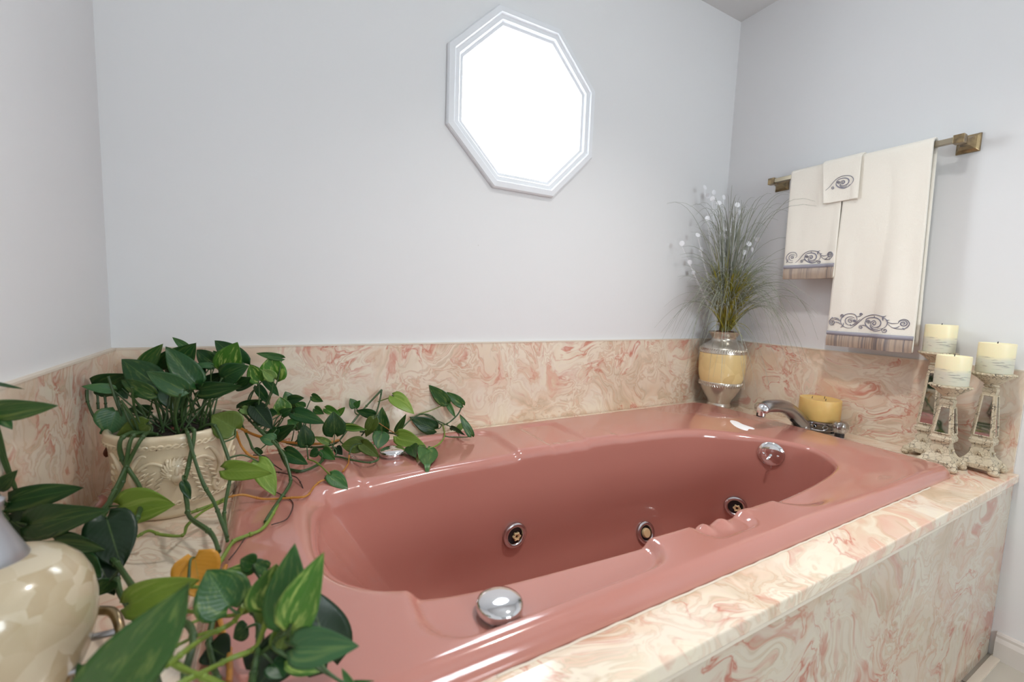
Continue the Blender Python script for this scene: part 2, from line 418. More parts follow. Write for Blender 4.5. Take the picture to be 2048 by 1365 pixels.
# rolled lip and wall
rl = .016
RL = [rl+.022*sm(.75, .42, p[0])+.012*sm(.62, .40, -p[1]) for p in inner]
def vinset(d): 
    base = inset(inner, 1.0); return [(p[0]+(q[0]-p[0])*r*d, p[1]+(q[1]-p[1])*r*d) for p, q, r in zip(inner, base, RL)]
for t in (.15,.3,.45,.6,.8,1.0):
    a = t*PI/2; pts = vinset(math.sin(a))
    rings.append([(p[0], p[1], RZ+dz*(1-.1*t)-r*(1-math.cos(a))) for p, dz, r in zip(pts, dz_in, RL)])
w0 = vinset(1.0); ZB = -.42
for i in range(1, 25):
    t = i/24
    e = t; pts = []
    for a, b, k, dz in zip(w0, bot, range(_tot), dz_in):
        zt = RZ-RL[k]
        # walls lean in gently, then curl to the floor
        s = .30*t+.70*sm(.62, 1.0, t)**1.3
        if a[0] < .75:      # sloping backrest end
            w = sm(.75, .45, a[0]); s2 = .72*t+.28*sm(.6, 1, t); s = s*(1-w)+s2*w
        z = zt+dz*.9*(1-t)+(ZB-zt)*(1-(1-t)**1.25)
        z = zt+dz*.9*max(0,1-3*t)+(ZB-zt)*(t if t < .8 else .8+.2*math.sin((t-.8)/.2*PI/2)*1.0)
        pts.append((a[0]+(b[0]-a[0])*s, a[1]+(b[1]-a[1])*s, z))
    rings.append(pts)
rings.append([(CX+(p[0]-CX)*.5, CY+(p[1]-CY)*.5, ZB-.004) for p in rings[-1]])
rings.append([(CX+(p[0]-CX)*.02, CY+(p[1]-CY)*.02, ZB-.006) for p in rings[-1]])
bm = new(); loft(bm, rings, cap1=True); basin = obj('basin', bm, M['pink'], tub, ang=180)
def wallnormal(p):
    best = min(((Vector(r[k])-p).length, i, k) for i, r in list(enumerate(rings))[-26:-4] for k in range(_tot)); i, k = best[1], best[2]
    a = Vector(rings[i+1][k])-Vector(rings[i-1][k]); b = Vector(rings[i][(k+1) % _tot])-Vector(rings[i][k-1]); n = a.cross(b).normalized()
    return n if n.dot(CAM-p) > 0 else -n
def wallpoint(px, py, t):    # point on the basin's ring t (0..1 of the depth) seen nearest the pixel
    best = None
    ray_d = ray(px, py).normalized()
    for r in rings[-28:-3]:
        for p in r:
            v = Vector(p)-CAM; d = (v-ray_d*v.dot(ray_d)).length
            if v.dot(FWD) > .9 and (best is None or d < best[0]): best = (d, Vector(p))
    return best[1]
def frame_at(p, nrm):
    z = nrm.normalized(); x = Vector((0,0,1)).cross(z).normalized(); y = z.cross(x)
    return Matrix((x, y, z)).transposed()
def jet(px, py, nrm, kind):
    p = wallpoint(px, py, 0); T = frame_at(p, wallnormal(p))
    bm = new(); prof = [(.036,-.004),(.0375,.002),(.0365,.008),(.032,.0115),(.0275,.0115),(.0245,.009),(.0228,.004),(.022,.001)]
    lathe(bm, prof, p, 40, cap0=False, cap1=False, T=T); j = obj('whirlpool_jet', bm, M['steel'], tub)
    if kind == 2: tag(j, 'steel suction fitting with round ivory centre cap')
    bm = new(); lathe(bm, [(.0225,.0012),(.0005,.0016)], p, 24, T=T, cap0=False); obj('jet_shade_disc', bm, M['dark'], j)  # flat near-black disc, paints the shade inside the jet's hole
    bm = new()
    if kind == 1:
        off = p + T @ Vector((.005, -.004, 0)); n = 36
        R_ = lambda i, r: r*(1+.16*math.cos(6*2*PI*i/n))
        loft(bm, [[off + T @ Vector((R_(i, r)*math.cos(2*PI*i/n), R_(i, r)*math.sin(2*PI*i/n), z)) for i in range(n)] for r, z in ((.011,.002),(.0115,.009),(.0095,.0105),(.005,.009),(.004,.003))])
    else: lathe(bm, [(.0160,.001),(.0160,.009),(.0135,.012),(.001,.0125)], p + T @ Vector((.001,-.001,0)), 30, T=T)
    obj('jet_nozzle', bm, M['nozzle'], j)
jet(1030, 1069, (.05,-1,.2), 1); jet(1291, 1067, (-.02,-1,.2), 2); jet(1470, 1010, (-1,-.10,.12), 1)
# overflow plate with trip lever
p = wallpoint(1540, 909, 0); T = frame_at(p, wallnormal(p)); p = p + T @ Vector((0,0,.002))
bm = new(); lathe(bm, [(.040,-.006),(.041,.001),(.038,.005),(.028,.0085),(.014,.010),(.001,.0105)], p, 44, T=T, cap0=False); ov = tag(obj('overflow_plate', bm, M['chrome'], tub), 'round chrome overflow plate with trip lever')
bm = new(); q = [p + T @ Vector(v) for v in ((.0,.0,.008),(.001,-.001,.016),(-.002,-.006,.024),(-.006,-.014,.030))]; tube(bm, crom(q, 5), .0045, 8, flat=.6); obj('trip_lever', bm, M['chrome'], ov)
for s in (-1, 1):
    bm = new(); ball(bm, p + T @ Vector((s*.021,-.001,.009)), .004, .004, .004, 10); obj('plate_screw', bm, M['chrome'], ov)
bm = new(); tube(bm, [p + T @ Vector((.004, -.042-.012*i, -.002-.002*i)) for i in range(4)], .002, 5, rf=lambda t: 1-t*.7)
obj('water_stain', bm, M['scale'], ov)
# air controls
for (px, py, zz) in ((1000, 1196, RZ-.017+.022), (785, 893, RZ+.018)):
    c = on(px, py, 2, zz); zr = RZ + rimdz(c.x, c.y); c.z = zr
    bm = new(); lathe(bm, [(.030,-.001),(.031,.004),(.0335,.006),(.0342,.013),(.033,.0165),(.030,.019),(.022,.0218),(.012,.0232),(.001,.0236)], c, 56, cap0=False); obj('air_control', bm, M['chrome'], tub)
# soap residue on the right rim
bm = new(); cpt = on(1480, 853, 2, RZ-.011)
out = [(-.030,-.004),(-.022,.012),(-.006,.018),(.008,.012),(.012,.002),(.022,-.006),(.032,-.014),(.024,-.018),(.008,-.016),(-.010,-.022),(-.024,-.016)]
R2 = Vector((RIGHT.x, RIGHT.y, 0)).normalized(); F2 = Vector((FWD.x, FWD.y, 0)).normalized()
pp = crom([cpt + R2*a*.92 + F2*b*3.0 for a, b in out], 4, True)
for q in pp: q.z = RZ+rimdz(q.x, q.y)-.0002
cen = sum(pp, Vector())/len(pp)
loft(bm, [pp, [q+(cen-q)*.12+Vector((0,0,.0018)) for q in pp], [q+(cen-q)*.6+Vector((0,0,.0024)) for q in pp]], cap1=True); tag(obj('soap_residue', bm, M['residue'], tub), 'dried white soap residue on the rim')

# ------------------------------------------------------------------ faucet
fc = empty('bath_faucet', (2.15,-.48,0), 'low arched chrome bath spout with two clear knobs behind the tub rim', 'faucet')
b0 = on(1604, 862, 2, 0); yv = b0.y+.005
tip = on(1525, 817, 1, yv+.015)
A = Vector((b0.x, yv, -.002)); pts = [A+Vector((.006,0,0)), A+Vector((.0,0,.022)), A+Vector((-.018,0,.046)), Vector((A.x*.55+tip.x*.45, yv+.006, tip.z*.93)), Vector((tip.x+.035, yv+.010, tip.z+.006)), Vector((tip.x, yv+.012, tip.z))]
cp = crom(pts, 8)
bm = new(); tube(bm, cp, .025, 24, rf=lambda t: 1.25-.45*t, flat=1.15, upv=Vector((0,1,0))); 
obj('spout', bm, M['dullchrome'], fc)
bm = new(); Tt = Matrix.Rotation(0, 3, 'Y')
e = cp[-1]; d = (cp[-1]-cp[-4]).normalized(); s = Vector((0,1,0)); u = d.cross(s)
cc = [(-.022,0),(-.022,.018),(-.018,.023),(.018,.023),(.022,.018),(.022,0)]
def cap_ring(off, k, dz=0): return [e + d*off + s*(.0195*k*math.cos(2*PI*i/20)) + Vector((0,0,1))*(.0175*k*math.sin(2*PI*i/20)+dz) for i in range(20)]
loft(bm, [cap_ring(-.03,.98), cap_ring(-.028,1.1), cap_ring(-.008,1.12), cap_ring(.006,1.05,-.001), cap_ring(.013,.8,-.003), cap_ring(.016,.4,-.004)], cap0=True, cap1=True)
lathe(bm, [(.012,0),(.0125,-.018),(.010,-.019)], e+Vector((-.006,0,-.008)), 20); tag(obj('spout_tip', bm, M['chrome'], fc), 'bright polished chrome spout tip')
bm = new(); q = [A+Vector((-.020,0,.0)), A+Vector((-.026,0,.016)), A+Vector((-.044,0,.036)), A+Vector((-.070,0,.050))]; tube(bm, crom(q, 6), .012, 12, rf=lambda t: 1-.65*t, flat=1.5, upv=Vector((0,1,0))); obj('spout_shade', bm, M['black'], fc)  # black tube standing for the shadow beneath the arched spout
for (px, py) in ((1519, 836), (1677, 878)):
    c = on(px, py, 2, 0); c = Vector((c.x+.004, c.y, 0))
    bm = new(); lathe(bm, [(.017,0),(.0185,.003),(.016,.006)], c, 30); esc = obj('knob_base', bm, M['chrome'], fc)
    bm = new(); lathe(bm, [(.015,.005),(.015,.020),(.012,.022)], c, 24); obj('knob_collar', bm, M['black'], esc)
    bm = new(); n = 36; pr = [(.014,.020),(.021,.028),(.0245,.040),(.024,.054),(.017,.063),(.006,.066)]
    loft(bm, [[c+Vector((r*(1+.05*math.cos(12*2*PI*i/n))*math.cos(2*PI*i/n), r*(1+.05*math.cos(12*2*PI*i/n))*math.sin(2*PI*i/n), z)) for i in range(n)] for r, z in pr], cap0=True, cap1=True)
    k_ = tag(obj('faucet_knob', bm, M['acrylic'], fc), 'clear fluted acrylic knob')
    bm = new(); lathe(bm, [(.006,.022),(.007,.055),(.004,.058)], c, 16); obj('knob_core', bm, M['dullchrome'], k_)

# ------------------------------------------------------------------ candles
def candlemat(name, top, low, z0, z1, glit=True):
    m = mat(name, top, .4, sss=.25); k = N(m); tc = k.n('ShaderNodeTexCoord').outputs['Object']
    z = k.n('ShaderNodeSeparateXYZ', i_0=tc).outputs[2]
    if glit:
        zz = k.m('ADD', z, k.m('MULTIPLY', k.m('SUBTRACT', k.noise(tc, 25, 3), .5), .012))
        f = k.ramp(k.m('DIVIDE', zz, z1), [(.40, (1,1,1)), (.56, (0,0,0))])
        st = k.vm('MULTIPLY', tc, (22, 22, 240))
        lines = k.ramp(k.noise(st, 1.0, 3, .6), [(.57, (0,0,0)), (.64, (1,1,1))])
        band = k.ramp(k.m('DIVIDE', z, z1), [(.08, (0,0,0)), (.2, (1,1,1)), (.5, (1,1,1)), (.58, (0,0,0))])
        c = k.mix(f, top, low); c = k.mix(k.m('MULTIPLY', k.m('MULTIPLY', lines, band), .75), c, G(120,118,112))
    else:
        c = k.mix(k.noise(tc, 40, 4), top, low)
    k.l(c, k.b.inputs['Base Color']); return m
M['candle'] = candlemat('pillar_candle_wax', G(238,228,190), G(212,210,192), 0, .09)
M['ycandle'] = candlemat('yellow_wax', G(226,192,120), G(212,176,104), 0, .09, False)
M['wick'] = mat('wick', (.02,.02,.02), .8)
M['glitter'] = mat('silver_glitter', (.7,.7,.72), .35, .8)
def crackle():
    m = mat('crackled_cream_paint', G(206,192,166), .55); k = N(m); tc = k.n('ShaderNodeTexCoord').outputs['Object']
    w = k.vm('ADD', tc, k.vm('MULTIPLY', k.noise(tc, 60, 2, .5, 'Color'), (.006,.006,.006)))
    v = k.n('ShaderNodeTexVoronoi', feature='DISTANCE_TO_EDGE', i_Vector=w, i_Scale=95.0).outputs['Distance']
    cr = k.ramp(v, [(.0, (1,1,1)), (.03, (.9,.9,.9)), (.07, (0,0,0))])
    patches = k.ramp(k.noise(tc, 40, 3), [(.45, (.15,.15,.15)), (.6, (1,1,1))])
    c = k.mix(k.noise(tc, 30, 2), G(214,202,178), G(184,168,140))
    z = k.n('ShaderNodeSeparateXYZ', i_0=tc).outputs[2]
    c = k.mix(k.m('MULTIPLY', cr, patches), c, G(66,56,46)); k.l(c, k.b.inputs['Base Color'])
    k.bump(v, .5, .001); return m
M['crackle'] = crackle()
M['mirror'] = mat('mirror_glass', (.62,.64,.66), .03, 1)
def sq_ring(h, z, n=4, sc=0.0, r=0):
    # square outline with n points each side, edges bowed inward by sc (scallop)
    out = []
    for i in range(4):
        a = PI/2*i; c, s = math.cos(a), math.sin(a)
        for k in range(n):
            t = -1+2*k/n; x, y = h*(1-sc*(1-t*t)), h*t
            out.append((x*c-y*s, x*s+y*c, z))
    return out
def candlestick(c, H, hb, label, rz=0):
    root = empty('candlestick', c, label, 'candlestick', 'three crackled mirror candlesticks in the ledge corner', rz=rz)
    T = Matrix.Translation(Vector(c)) @ Matrix.Rotation(rz, 4, 'Z')
    def put(bm):
        bmesh.ops.transform(bm, matrix=Matrix.Rotation(rz, 4, 'Z'), verts=bm.verts); bmesh.ops.translate(bm, vec=c, verts=bm.verts); return bm
    def part(name, bm, m, par=root, **k):
        o = obj(name, bm, m, par, world=False, **k)
        return o
    # base with four scroll feet
    bm = new(); n = 12
    loft(bm, [sq_ring(hb*.97, .012, n, .10), sq_ring(hb, .016, n, .10), sq_ring(hb*.98, .026, n, .08), sq_ring(hb*.88, .029, n, .05), sq_ring(hb*.86, .034, n, .05), sq_ring(hb*.70, .040, n, .02), sq_ring(hb*.55, .052, n, 0), sq_ring(hb*.47, .068, n, 0), sq_ring(hb*.45, .078, n, 0), sq_ring(hb*.52, .082, n, 0), sq_ring(hb*.52, .086, n, 0)], cap0=True, cap1=True)
    for i in range(4):
        a = PI/4+PI/2*i; d = Vector((math.cos(a), math.sin(a), 0))
        ball(bm, d*hb*1.27+Vector((0,0,.010)), .013, .013, .010, 10)
        ball(bm, d*hb*1.18+Vector((0,0,.018)), .014, .014, .012, 10)
    for i in range(4):
        a = PI/2*i; d = Vector((math.cos(a), math.sin(a), 0)); sd = Vector((-d.y, d.x, 0))
        tube(bm, [d*(hb*.63-.10*hb*abs(t)) + sd*t*hb*.30 + Vector((0,0,.052+.010*math.cos(t*PI))) for t in [x/6-1 for x in range(13)]], .0022, 6)
        ball(bm, d*(hb*.56)+Vector((0,0,.057)), .004, .004, .007, 8, )
    base = part('base', bm, M['crackle'])
    # tapered column
    zc0, zc1 = .086, H-.048; w0_, w1_ = hb*.56, hb*.33
    bm = new(); loft(bm, [sq_ring(w0_*1.10, zc0, 4), sq_ring(w0_*1.12, zc0+.010, 4), sq_ring(w0_*1.0, zc0+.016, 4), sq_ring(w1_*1.0, zc1-.012, 4), sq_ring(w1_*1.10, zc1-.008, 4), sq_ring(w1_*1.10, zc1, 4), sq_ring(w1_*.8, zc1+.005, 4)], cap0=True, cap1=True)
    za, zb = zc0+.024, zc1-.02
    def hw(z): return w0_+(w1_-w0_)*(z-zc0-.016)/(zc1-.012-zc0-.016)
    for i in range(4):
        a = PI/2*i; d = Vector((math.cos(a), math.sin(a), 0)); sd = Vector((-d.y, d.x, 0))
        P_ = lambda s, z: d*(hw(z)+.0012) + sd*(s*(hw(z)*.78)) + Vector((0,0,z))
        loop = [P_(-1,za), P_(1,za), P_(1,zb), P_(-1,zb), P_(-1,za)]
        for u, v in zip(loop, loop[1:]): tube(bm, [u.lerp(v, t/10) for t in range(11)], .0022, 6)
    col = part('column', bm, M['crackle'], smooth=False)
    for i in range(4):
        a = PI/2*i; d = Vector((math.cos(a), math.sin(a), 0)); sd = Vector((-d.y, d.x, 0)); bm = new()
        q = []
        for o_ in (.0002, .0012):
            q.append([bm.verts.new(d*(hw(z)+o_) + sd*(s*hw(z)*.74) + Vector((0,0,z))) for s, z in ((-1,za+.002),(1,za+.002),(1,zb-.002),(-1,zb-.002))])
        bm.faces.new(q[1]); bm.faces.new(q[0][::-1])
        for k in range(4): bm.faces.new((q[0][k], q[0][(k+1) % 4], q[1][(k+1) % 4], q[1][k]))
        part('mirror_panel', bm, M['mirror'], col, smooth=False)
    # saucer
    bm = new(); lathe(bm, [(.010,zc1+.003),(.017,zc1+.008),(.014,zc1+.013),(.022,zc1+.020),(.032,zc1+.030),(.042,zc1+.037),(.0455,zc1+.042),(.0450,zc1+.0475),(.041,zc1+.048),(.001,zc1+.048)], n=48, cap1=False)
    for i in range(24):
        a = 2*PI*i/24; ball(bm, (.0450*math.cos(a), .0450*math.sin(a), zc1+.044), .0038, .0038, .0036, 6)
    part('saucer', bm, M['crackle'])
    return root
def candle(c, r, h, label, group, m, wicks=1):
    root = empty('pillar_candle', c, label, 'candle', group)
    bm = new(); lathe(bm, [(r*.985,0),(r,.002),(r,h-.003),(r*.985,h-.0005),(r*.93,h),(r*.86,h-.003),(r*.3,h-.005),(.001,h-.005)], n=56); obj('wax', bm, m, root, world=False)
    for i in range(wicks):
        x = 0 if wicks == 1 else r*.4*math.cos(2.1*i); y = 0 if wicks == 1 else r*.4*math.sin(2.1*i)
        bm = new(); tube(bm, [Vector((x, y, h-.008)), Vector((x+.001, y, h-.001)), Vector((x+.003, y, h+.004))], .0012, 6); obj('wick', bm, M['wick'], root, world=False)
CS = [((2.142,-.912), .345, .041, 'shortest crackled cream candlestick with mirror panels, in front of the other two'),
      ((2.228,-.976), .388, .041, 'medium crackled cream candlestick with mirror panels, nearest the end of the ledge'),
      ((2.240,-.847), .434, .041, 'tallest crackled cream candlestick with mirror panels, behind nearest the wide towel')]
CL = ['ivory pillar candle with silver glitter low on its side, on the shortest candlestick', 'ivory pillar candle with silver flecks on the medium candlestick at the ledge end', 'ivory pillar candle with grey lower half on the tallest candlestick at the back']
for (xy, top, hb, lab), cl in zip(CS, CL):
    ch = .088; Hs = top-ch
    candlestick((xy[0], xy[1], 0), Hs, hb, lab)
    candle((xy[0], xy[1], Hs+.0005), .0385, ch, cl, 'ivory pillar candles on the mirror candlesticks', M['candle'])
# yellow candle in its wire dish
cc = on(1637, 866, 2, 0); cx, cy = 2.212, cc.y+.022
dish = empty('candle_holder', (cx, cy, 0), 'low pierced metal holder under the wide yellow candle, behind the spout', 'candle holder')
bm = new(); lathe(bm, [(.001,.040),(.058,.040),(.070,.043),(.072,.046),(.069,.0465),(.058,.0435),(.001,.0435)], (cx,cy,0), 48, cap0=False, cap1=False); obj('tray', bm, M['dullchrome'], dish)
bm = new(); cr_ = lambda r, z: [Vector((cx+r*math.cos(2*PI*i/48), cy+r*math.sin(2*PI*i/48), z)) for i in range(48)]
tube(bm, cr_(.056,.012), .0025, 6, closed=True); lathe(bm, [(.0555,.036),(.0575,.036),(.0575,.041),(.0555,.041)], (cx,cy,0), 48, cap0=False, cap1=False)
obj('ring', bm, M['dullchrome'], dish)
bm = new()
for i in range(18):
    a0 = 2*PI*i/18
    pts = []
    for k in range(13):
        t = k/12; a = a0+(.33*math.sin(t*PI))*(1 if i % 2 else -1); r = .056; pts.append(Vector((cx+r*math.cos(a), cy+r*math.sin(a), .012+.026*t)))
    tube(bm, pts, .0016, 5)
obj('filigree_lattice', bm, M['dullchrome'], dish)
for i in range(3):
    a = .6+2*PI*i/3; bm = new(); lathe(bm, [(.006,0),(.005,.013)], (cx+.05*math.cos(a), cy+.05*math.sin(a), 0), 12); obj('foot', bm, M['black'], dish)
candle((cx, cy, .047), .068, .080, 'wide yellow pillar candle in a low metal holder behind the spout', None, M['ycandle'], 3)

# ------------------------------------------------------------------ towel bar and towels
BX, BZ = 2.222, 1.008
rail = empty('towel_bar', (RX, -.55, BZ), 'antique brass square towel bar fixed to the right wall', 'towel bar')
bm = new(); box(bm, BX-.0085, BX+.0085, -.845, -.252, BZ-.0085, BZ+.0085); obj('bar', bm, M['brassbar'], rail, smooth=False, bev=.0015)
for y in (-.266, -.838):
    bm = new()
    box(bm, BX-.012, BX+.012, y-.013, y+.013, BZ-.013, BZ+.013)
    def pr(h, x): return [(x, y-h, BZ-h), (x, y+h, BZ-h), (x, y+h, BZ+h), (x, y-h, BZ+h)]
    loft(bm, [pr(.010, BX+.010), pr(.009, BX+.03), pr(.012, RX-.03), pr(.020, RX-.014)], cap0=True, cap1=True)
    br = obj('bracket', bm, M['brass'], rail, smooth=False, bev=.0015)
    bm = new(); loft(bm, [pr(.020, RX-.015), pr(.027, RX-.008), pr(.028, RX-.001)], cap0=True, cap1=True); obj('wall_plate', bm, M['brass'], br, smooth=False, bev=.001)
def terry():
    m = mat('ivory_terry', G(236,230,219), .9, spec=.2); k = N(m); P = k.n('ShaderNodeNewGeometry').outputs['Position']
    k.bump(k.noise(P, 420, 3), .6, .0015); k.b.inputs['Sheen Weight'].default_value = .3; return m
M['terry'] = terry()
def satin():
    m = mat('striped_satin_band', G(150,128,118), .4); k = N(m); P = k.n('ShaderNodeNewGeometry').outputs['Position']
    y = k.vm('MULTIPLY', P, (0, 1, .02))
    c = k.ramp(k.noise(y, 95, 2, .6), [(.30, G(104,100,104)), (.44, G(160,142,128)), (.56, G(178,158,140)), (.68, G(120,112,112))])
    k.l(c, k.b.inputs['Base Color']); return m
M['satin'] = satin()
M['gimp'] = mat('grey_braid', G(150,148,158), .6); M['thread'] = mat('grey_embroidery_thread', G(124,122,136), .5)
def towel(name, label, y0, y1, y0b, y1b, zb, xo, th, amp, seed, band, back_z=None):
    """sheet folded over the bar; xo = distance from bar centre of the layers"""
    root = empty(name, ((BX), (y0+y1)/2, zb), label, 'towel', 'embroidered ivory towels on the brass bar')
    nY = 40; zt_ = BZ+.0085; back_z = back_z if back_z is not None else zb+.02
    path = []
    for i in range(30): path.append((xo, back_z+(zt_-back_z)*i/29, 0))
    for i in range(1, 8):
        a = PI*i/8; path.append((xo*math.cos(a), zt_+xo*.75*math.sin(a), 0))
    for i in range(46): path.append((-xo, zt_+(zb-zt_)*i/45, 1))
    def pt(k, s, off=0.0):
        x, z, fr = path[k]; u = min(1, max(0, (zt_-z)/(zt_-zb)))
        ya = y0+(y0b-y0)*u; yb_ = y1+(y1b-y1)*u
        y = ya+(yb_-ya)*s
        w = amp*u**.7*(math.sin(s*PI*2.1+seed)+.55*math.sin(s*PI*4.3+seed*2.1)) + amp*.25*math.sin(z*9+seed+s*3)
        if fr: xx = BX+x-off-abs(w)*.6-w*.8*(.5+.5*u)
        else: xx = min(BX+x+off*0+w*.3, RX-.012)
        if s < .001 or s > .999: pass
        return Vector((xx, y, z))
    bm = new(); grid = [[bm.verts.new(pt(k, j/nY)) for j in range(nY+1)] for k in range(len(path))]
    for a, b in zip(grid, grid[1:]):
        for j in range(nY): bm.faces.new((a[j], a[j+1], b[j+1], b[j]))
    obj('towel_cloth', bm, M['terry'], root, solid=th, ang=180)
    def front(y, z, off):
        u = min(1, max(0, (zt_-z)/(zt_-zb))); ya = y0+(y0b-y0)*u; yb_ = y1+(y1b-y1)*u; s = (y-ya)/(yb_-ya); s_ = min(1, max(0, s))
        w = amp*u**.7*(math.sin(s_*PI*2.1+seed)+.55*math.sin(s_*PI*4.3+seed*2.1)) + amp*.25*math.sin(z*9+seed+s_*3)
        return Vector((BX-xo-off-abs(w)*.6-w*.8*(.5+.5*u), y, z))
    if band:
        for nm, za, zc, mm, off in (('satin_band', zb-.002, zb+.042, M['satin'], th*.5+.003), ('braid_trim', zb+.040, zb+.054, M['gimp'], th*.5+.0045)):
            bm = new(); rows = []
            for i in range(7):
                z = za+(zc-za)*i/6; bulge = .003*math.sin(PI*i/6)
                row = []
                for j in range(nY+1):
                    yy = y0b+(y1b-y0b)*(j/nY)+(.0015 if j == 0 else -.0015 if j == nY else 0)*-1
                    row.append(front(yy, z, off+bulge))
                rows.append(row)
            # wrap round to behind the fold
            full = []
            for row in rows:
                bk = [Vector((v.x+th+.010, v.y, v.z)) for v in row][::-1]
                full.append(row+bk)
            loft(bm, full, True); obj(nm, bm, mm, root, ang=60)
            if nm == 'satin_band':
                pass
    return root, front
# embroidery motif, drawn in units of the wide towel's scroll (about 1500 x 400)
def spiral(cx, cy, r, turns, a0, dirn=1, n=40, asp=1.0):
    return [(cx+r*(1-.93*i/n)*math.cos(a0+dirn*2*PI*turns*i/n)*asp, cy+r*(1-.93*i/n)*math.sin(a0+dirn*2*PI*turns*i/n)) for i in range(n+1)]
def arc(pts): return [(p.x, p.y) for p in crom([(x, y, 0) for x, y in pts], 6)]
MOT_R = [arc([(600,655),(700,560),(780,455),(870,370),(1000,325),(1150,342),(1250,392),(1305,470),(1295,560),(1235,620),(1130,615)]),
  arc([(870,480),(880,430),(950,395),(1060,392),(1150,430),(1190,500),(1170,570),(1100,605),(1020,598),(970,545)]),
  spiral(1035,515,68,1.6,2.6,1), spiral(915,488,46,1.8,1.5,-1), arc([(868,470),(862,530),(900,595),(980,655),(1080,688),(1190,660),(1250,610)]),
  arc([(960,560),(990,620),(1060,650),(1150,640)]), spiral(790,620,46,1.5,-1.2,-1), arc([(800,580),(850,575),(900,600)]), spiral(1278,660,56,1.5,-2.4,-1),
  arc([(1230,350),(1215,400),(1225,450)]), arc([(1180,345),(1230,360),(1270,335)]), arc([(1260,400),(1300,430),(1335,428)]), arc([(1010,395),(1030,370),(1020,345)])]
MOT_T = [arc([(1310,470),(1380,498),(1480,490)]), arc([(1310,500),(1390,580),(1470,608),(1580,602),(1640,545),(1655,480),(1620,418),(1560,398),(1500,425),(1480,480)]), spiral(1560,490,78,2.0,PI,1), arc([(1400,590),(1460,590),(1510,545)]), arc([(1560,580),(1575,605),(1590,620)])]
MOT_L = [arc([(600,655),(520,658),(440,615),(390,540),(390,450),(440,370),(500,328),(580,316),(650,340),(690,400),(695,470),(655,505)]), arc([(600,600),(520,575),(475,515),(480,440),(530,398),(600,392),(650,420)]),
  spiral(575,485,58,1.6,-.6,-1), arc([(600,655),(690,560),(800,440)]), arc([(590,610),(680,530),(760,440)]), spiral(405,372,44,1.5,.6,1), arc([(690,380),(740,372),(780,345)]), spiral(762,325,30,1.2,.6,-1),
  arc([(425,625),(445,580),(440,540)]), arc([(440,620),(410,640),(395,655)]), spiral(655,480,32,1.3,0,1), arc([(570,560),(590,590),(600,610)]),
  spiral(225,540,62,1.7,-1.2,-1), arc([(260,600),(190,612),(148,570),(150,500),(200,445),(290,435),(350,470),(385,520)]), arc([(270,530),(340,540),(385,575)]), arc([(250,480),(300,465),(350,495)]), arc([(200,450),(195,430),(200,420)])]
TH_ = 1.2
def embroider(root, front, motif, y_l, z_t, w, x0, x1, th, mir=False, hscale=1.0, wmul=1.0):
    """unit x0..x1 maps to y_l..y_l-w (towards the camera side); unit y 300 is z_t"""
    s = w/(x1-x0); bm = new()
    for pl in motif:
        pts = []
        for x, y in pl:
            pts.append(front(y_l-(x-x0)*s, z_t-(y-300)*s*hscale, th*.5+.0008))
        if len(pts) > 2: tube(bm, pts, .00135*TH_*wmul, 5, rf=lambda t: .55+.75*math.sin(PI*min(1, t*1.05)), flat=.6)
    obj('embroidery', bm, M['thread'], root)
t1, f1 = towel('hand_towel', 'narrow ivory hand towel with grey scroll embroidery, hanging nearest the grass arrangement', -.352, -.540, -.362, -.545, .592, .0150, .007, .005, .6, True)
embroider(t1, f1, [pl for pl in MOT_R+MOT_T], -.398, .702, .140, 560, 1680, .007, hscale=1.05)
embroider(t1, f1, MOT_L[:3]+MOT_L[8:10], -.368, .70, .036, 380, 680, .007)
t2, f2 = towel('bath_towel', 'wide long ivory bath towel with grey scroll border, hanging nearest the candles', -.548, -.783, -.540, -.797, .338, .0150, .007, .0095, 2.4, True)
embroider(t2, f2, MOT_R+MOT_L+MOT_T, -.545, .462, .236, 140, 1660, .007, hscale=1.0)
t3, f3 = towel('washcloth', 'small ivory washcloth with one grey scroll, draped over the two longer towels', -.470, -.594, -.487, -.597, .872, .0245, .006, .003, 1.2, False, back_z=.90)
embroider(t3, f3, MOT_R[:7], -.503, .965, .078, 700, 1330, .006, hscale=1.0, wmul=.9)

# ------------------------------------------------------------------ rear vase with grasses
M['silver'] = mat('silver_leaf', (.62,.57,.50), .28, .85)
def pearl(name, c1, c2, rough=.25, sc=14):
    m = mat(name, c1, rough, coat=.4); k = N(m); P = k.n('ShaderNodeNewGeometry').outputs['Position']
    v = k.n('ShaderNodeTexVoronoi', i_Vector=k.vm('ADD', P, k.vm('MULTIPLY', k.noise(P, 12, 2, .5, 'Color'), (.05,.05,.05))), i_Scale=float(sc))
    cc = k.n('ShaderNodeSeparateXYZ', i_0=v.outputs['Color']).outputs[0]
    c = k.mix(cc, c1, c2); c = k.mix(k.m('MULTIPLY', k.noise(P, 30, 4), .5), c, tuple(min(1, x*1.15) for x in c1))
    k.l(c, k.b.inputs['Base Color'])
    e = k.n('ShaderNodeTexVoronoi', feature='DISTANCE_TO_EDGE', i_Vector=P, i_Scale=float(sc)).outputs['Distance']
    k.bump(e, .15, .002); return m
M['pearl'] = pearl('amber_shell_inlay', G(232,208,150), G(214,186,130), .22, 16)
M['pearl2'] = pearl('mother_of_pearl', G(200,188,164), G(166,144,108), .2, 45)
VC = Vector((2.184, -.128, 0)); VH = .355
vase = empty('silver_vase', VC, 'silver and amber shell vase standing in the corner behind the tub', 'vase')
VP = [(.052,0),(.055,.004),(.054,.012),(.050,.020),(.055,.035),(.072,.060),(.086,.085),(.0915,.100)]
bm = new(); lathe(bm, [(r*.95, z) for r, z in VP], VC, 64, cap1=False); tag(obj('vase_foot', bm, M['silver'], vase), 'silver vase foot')
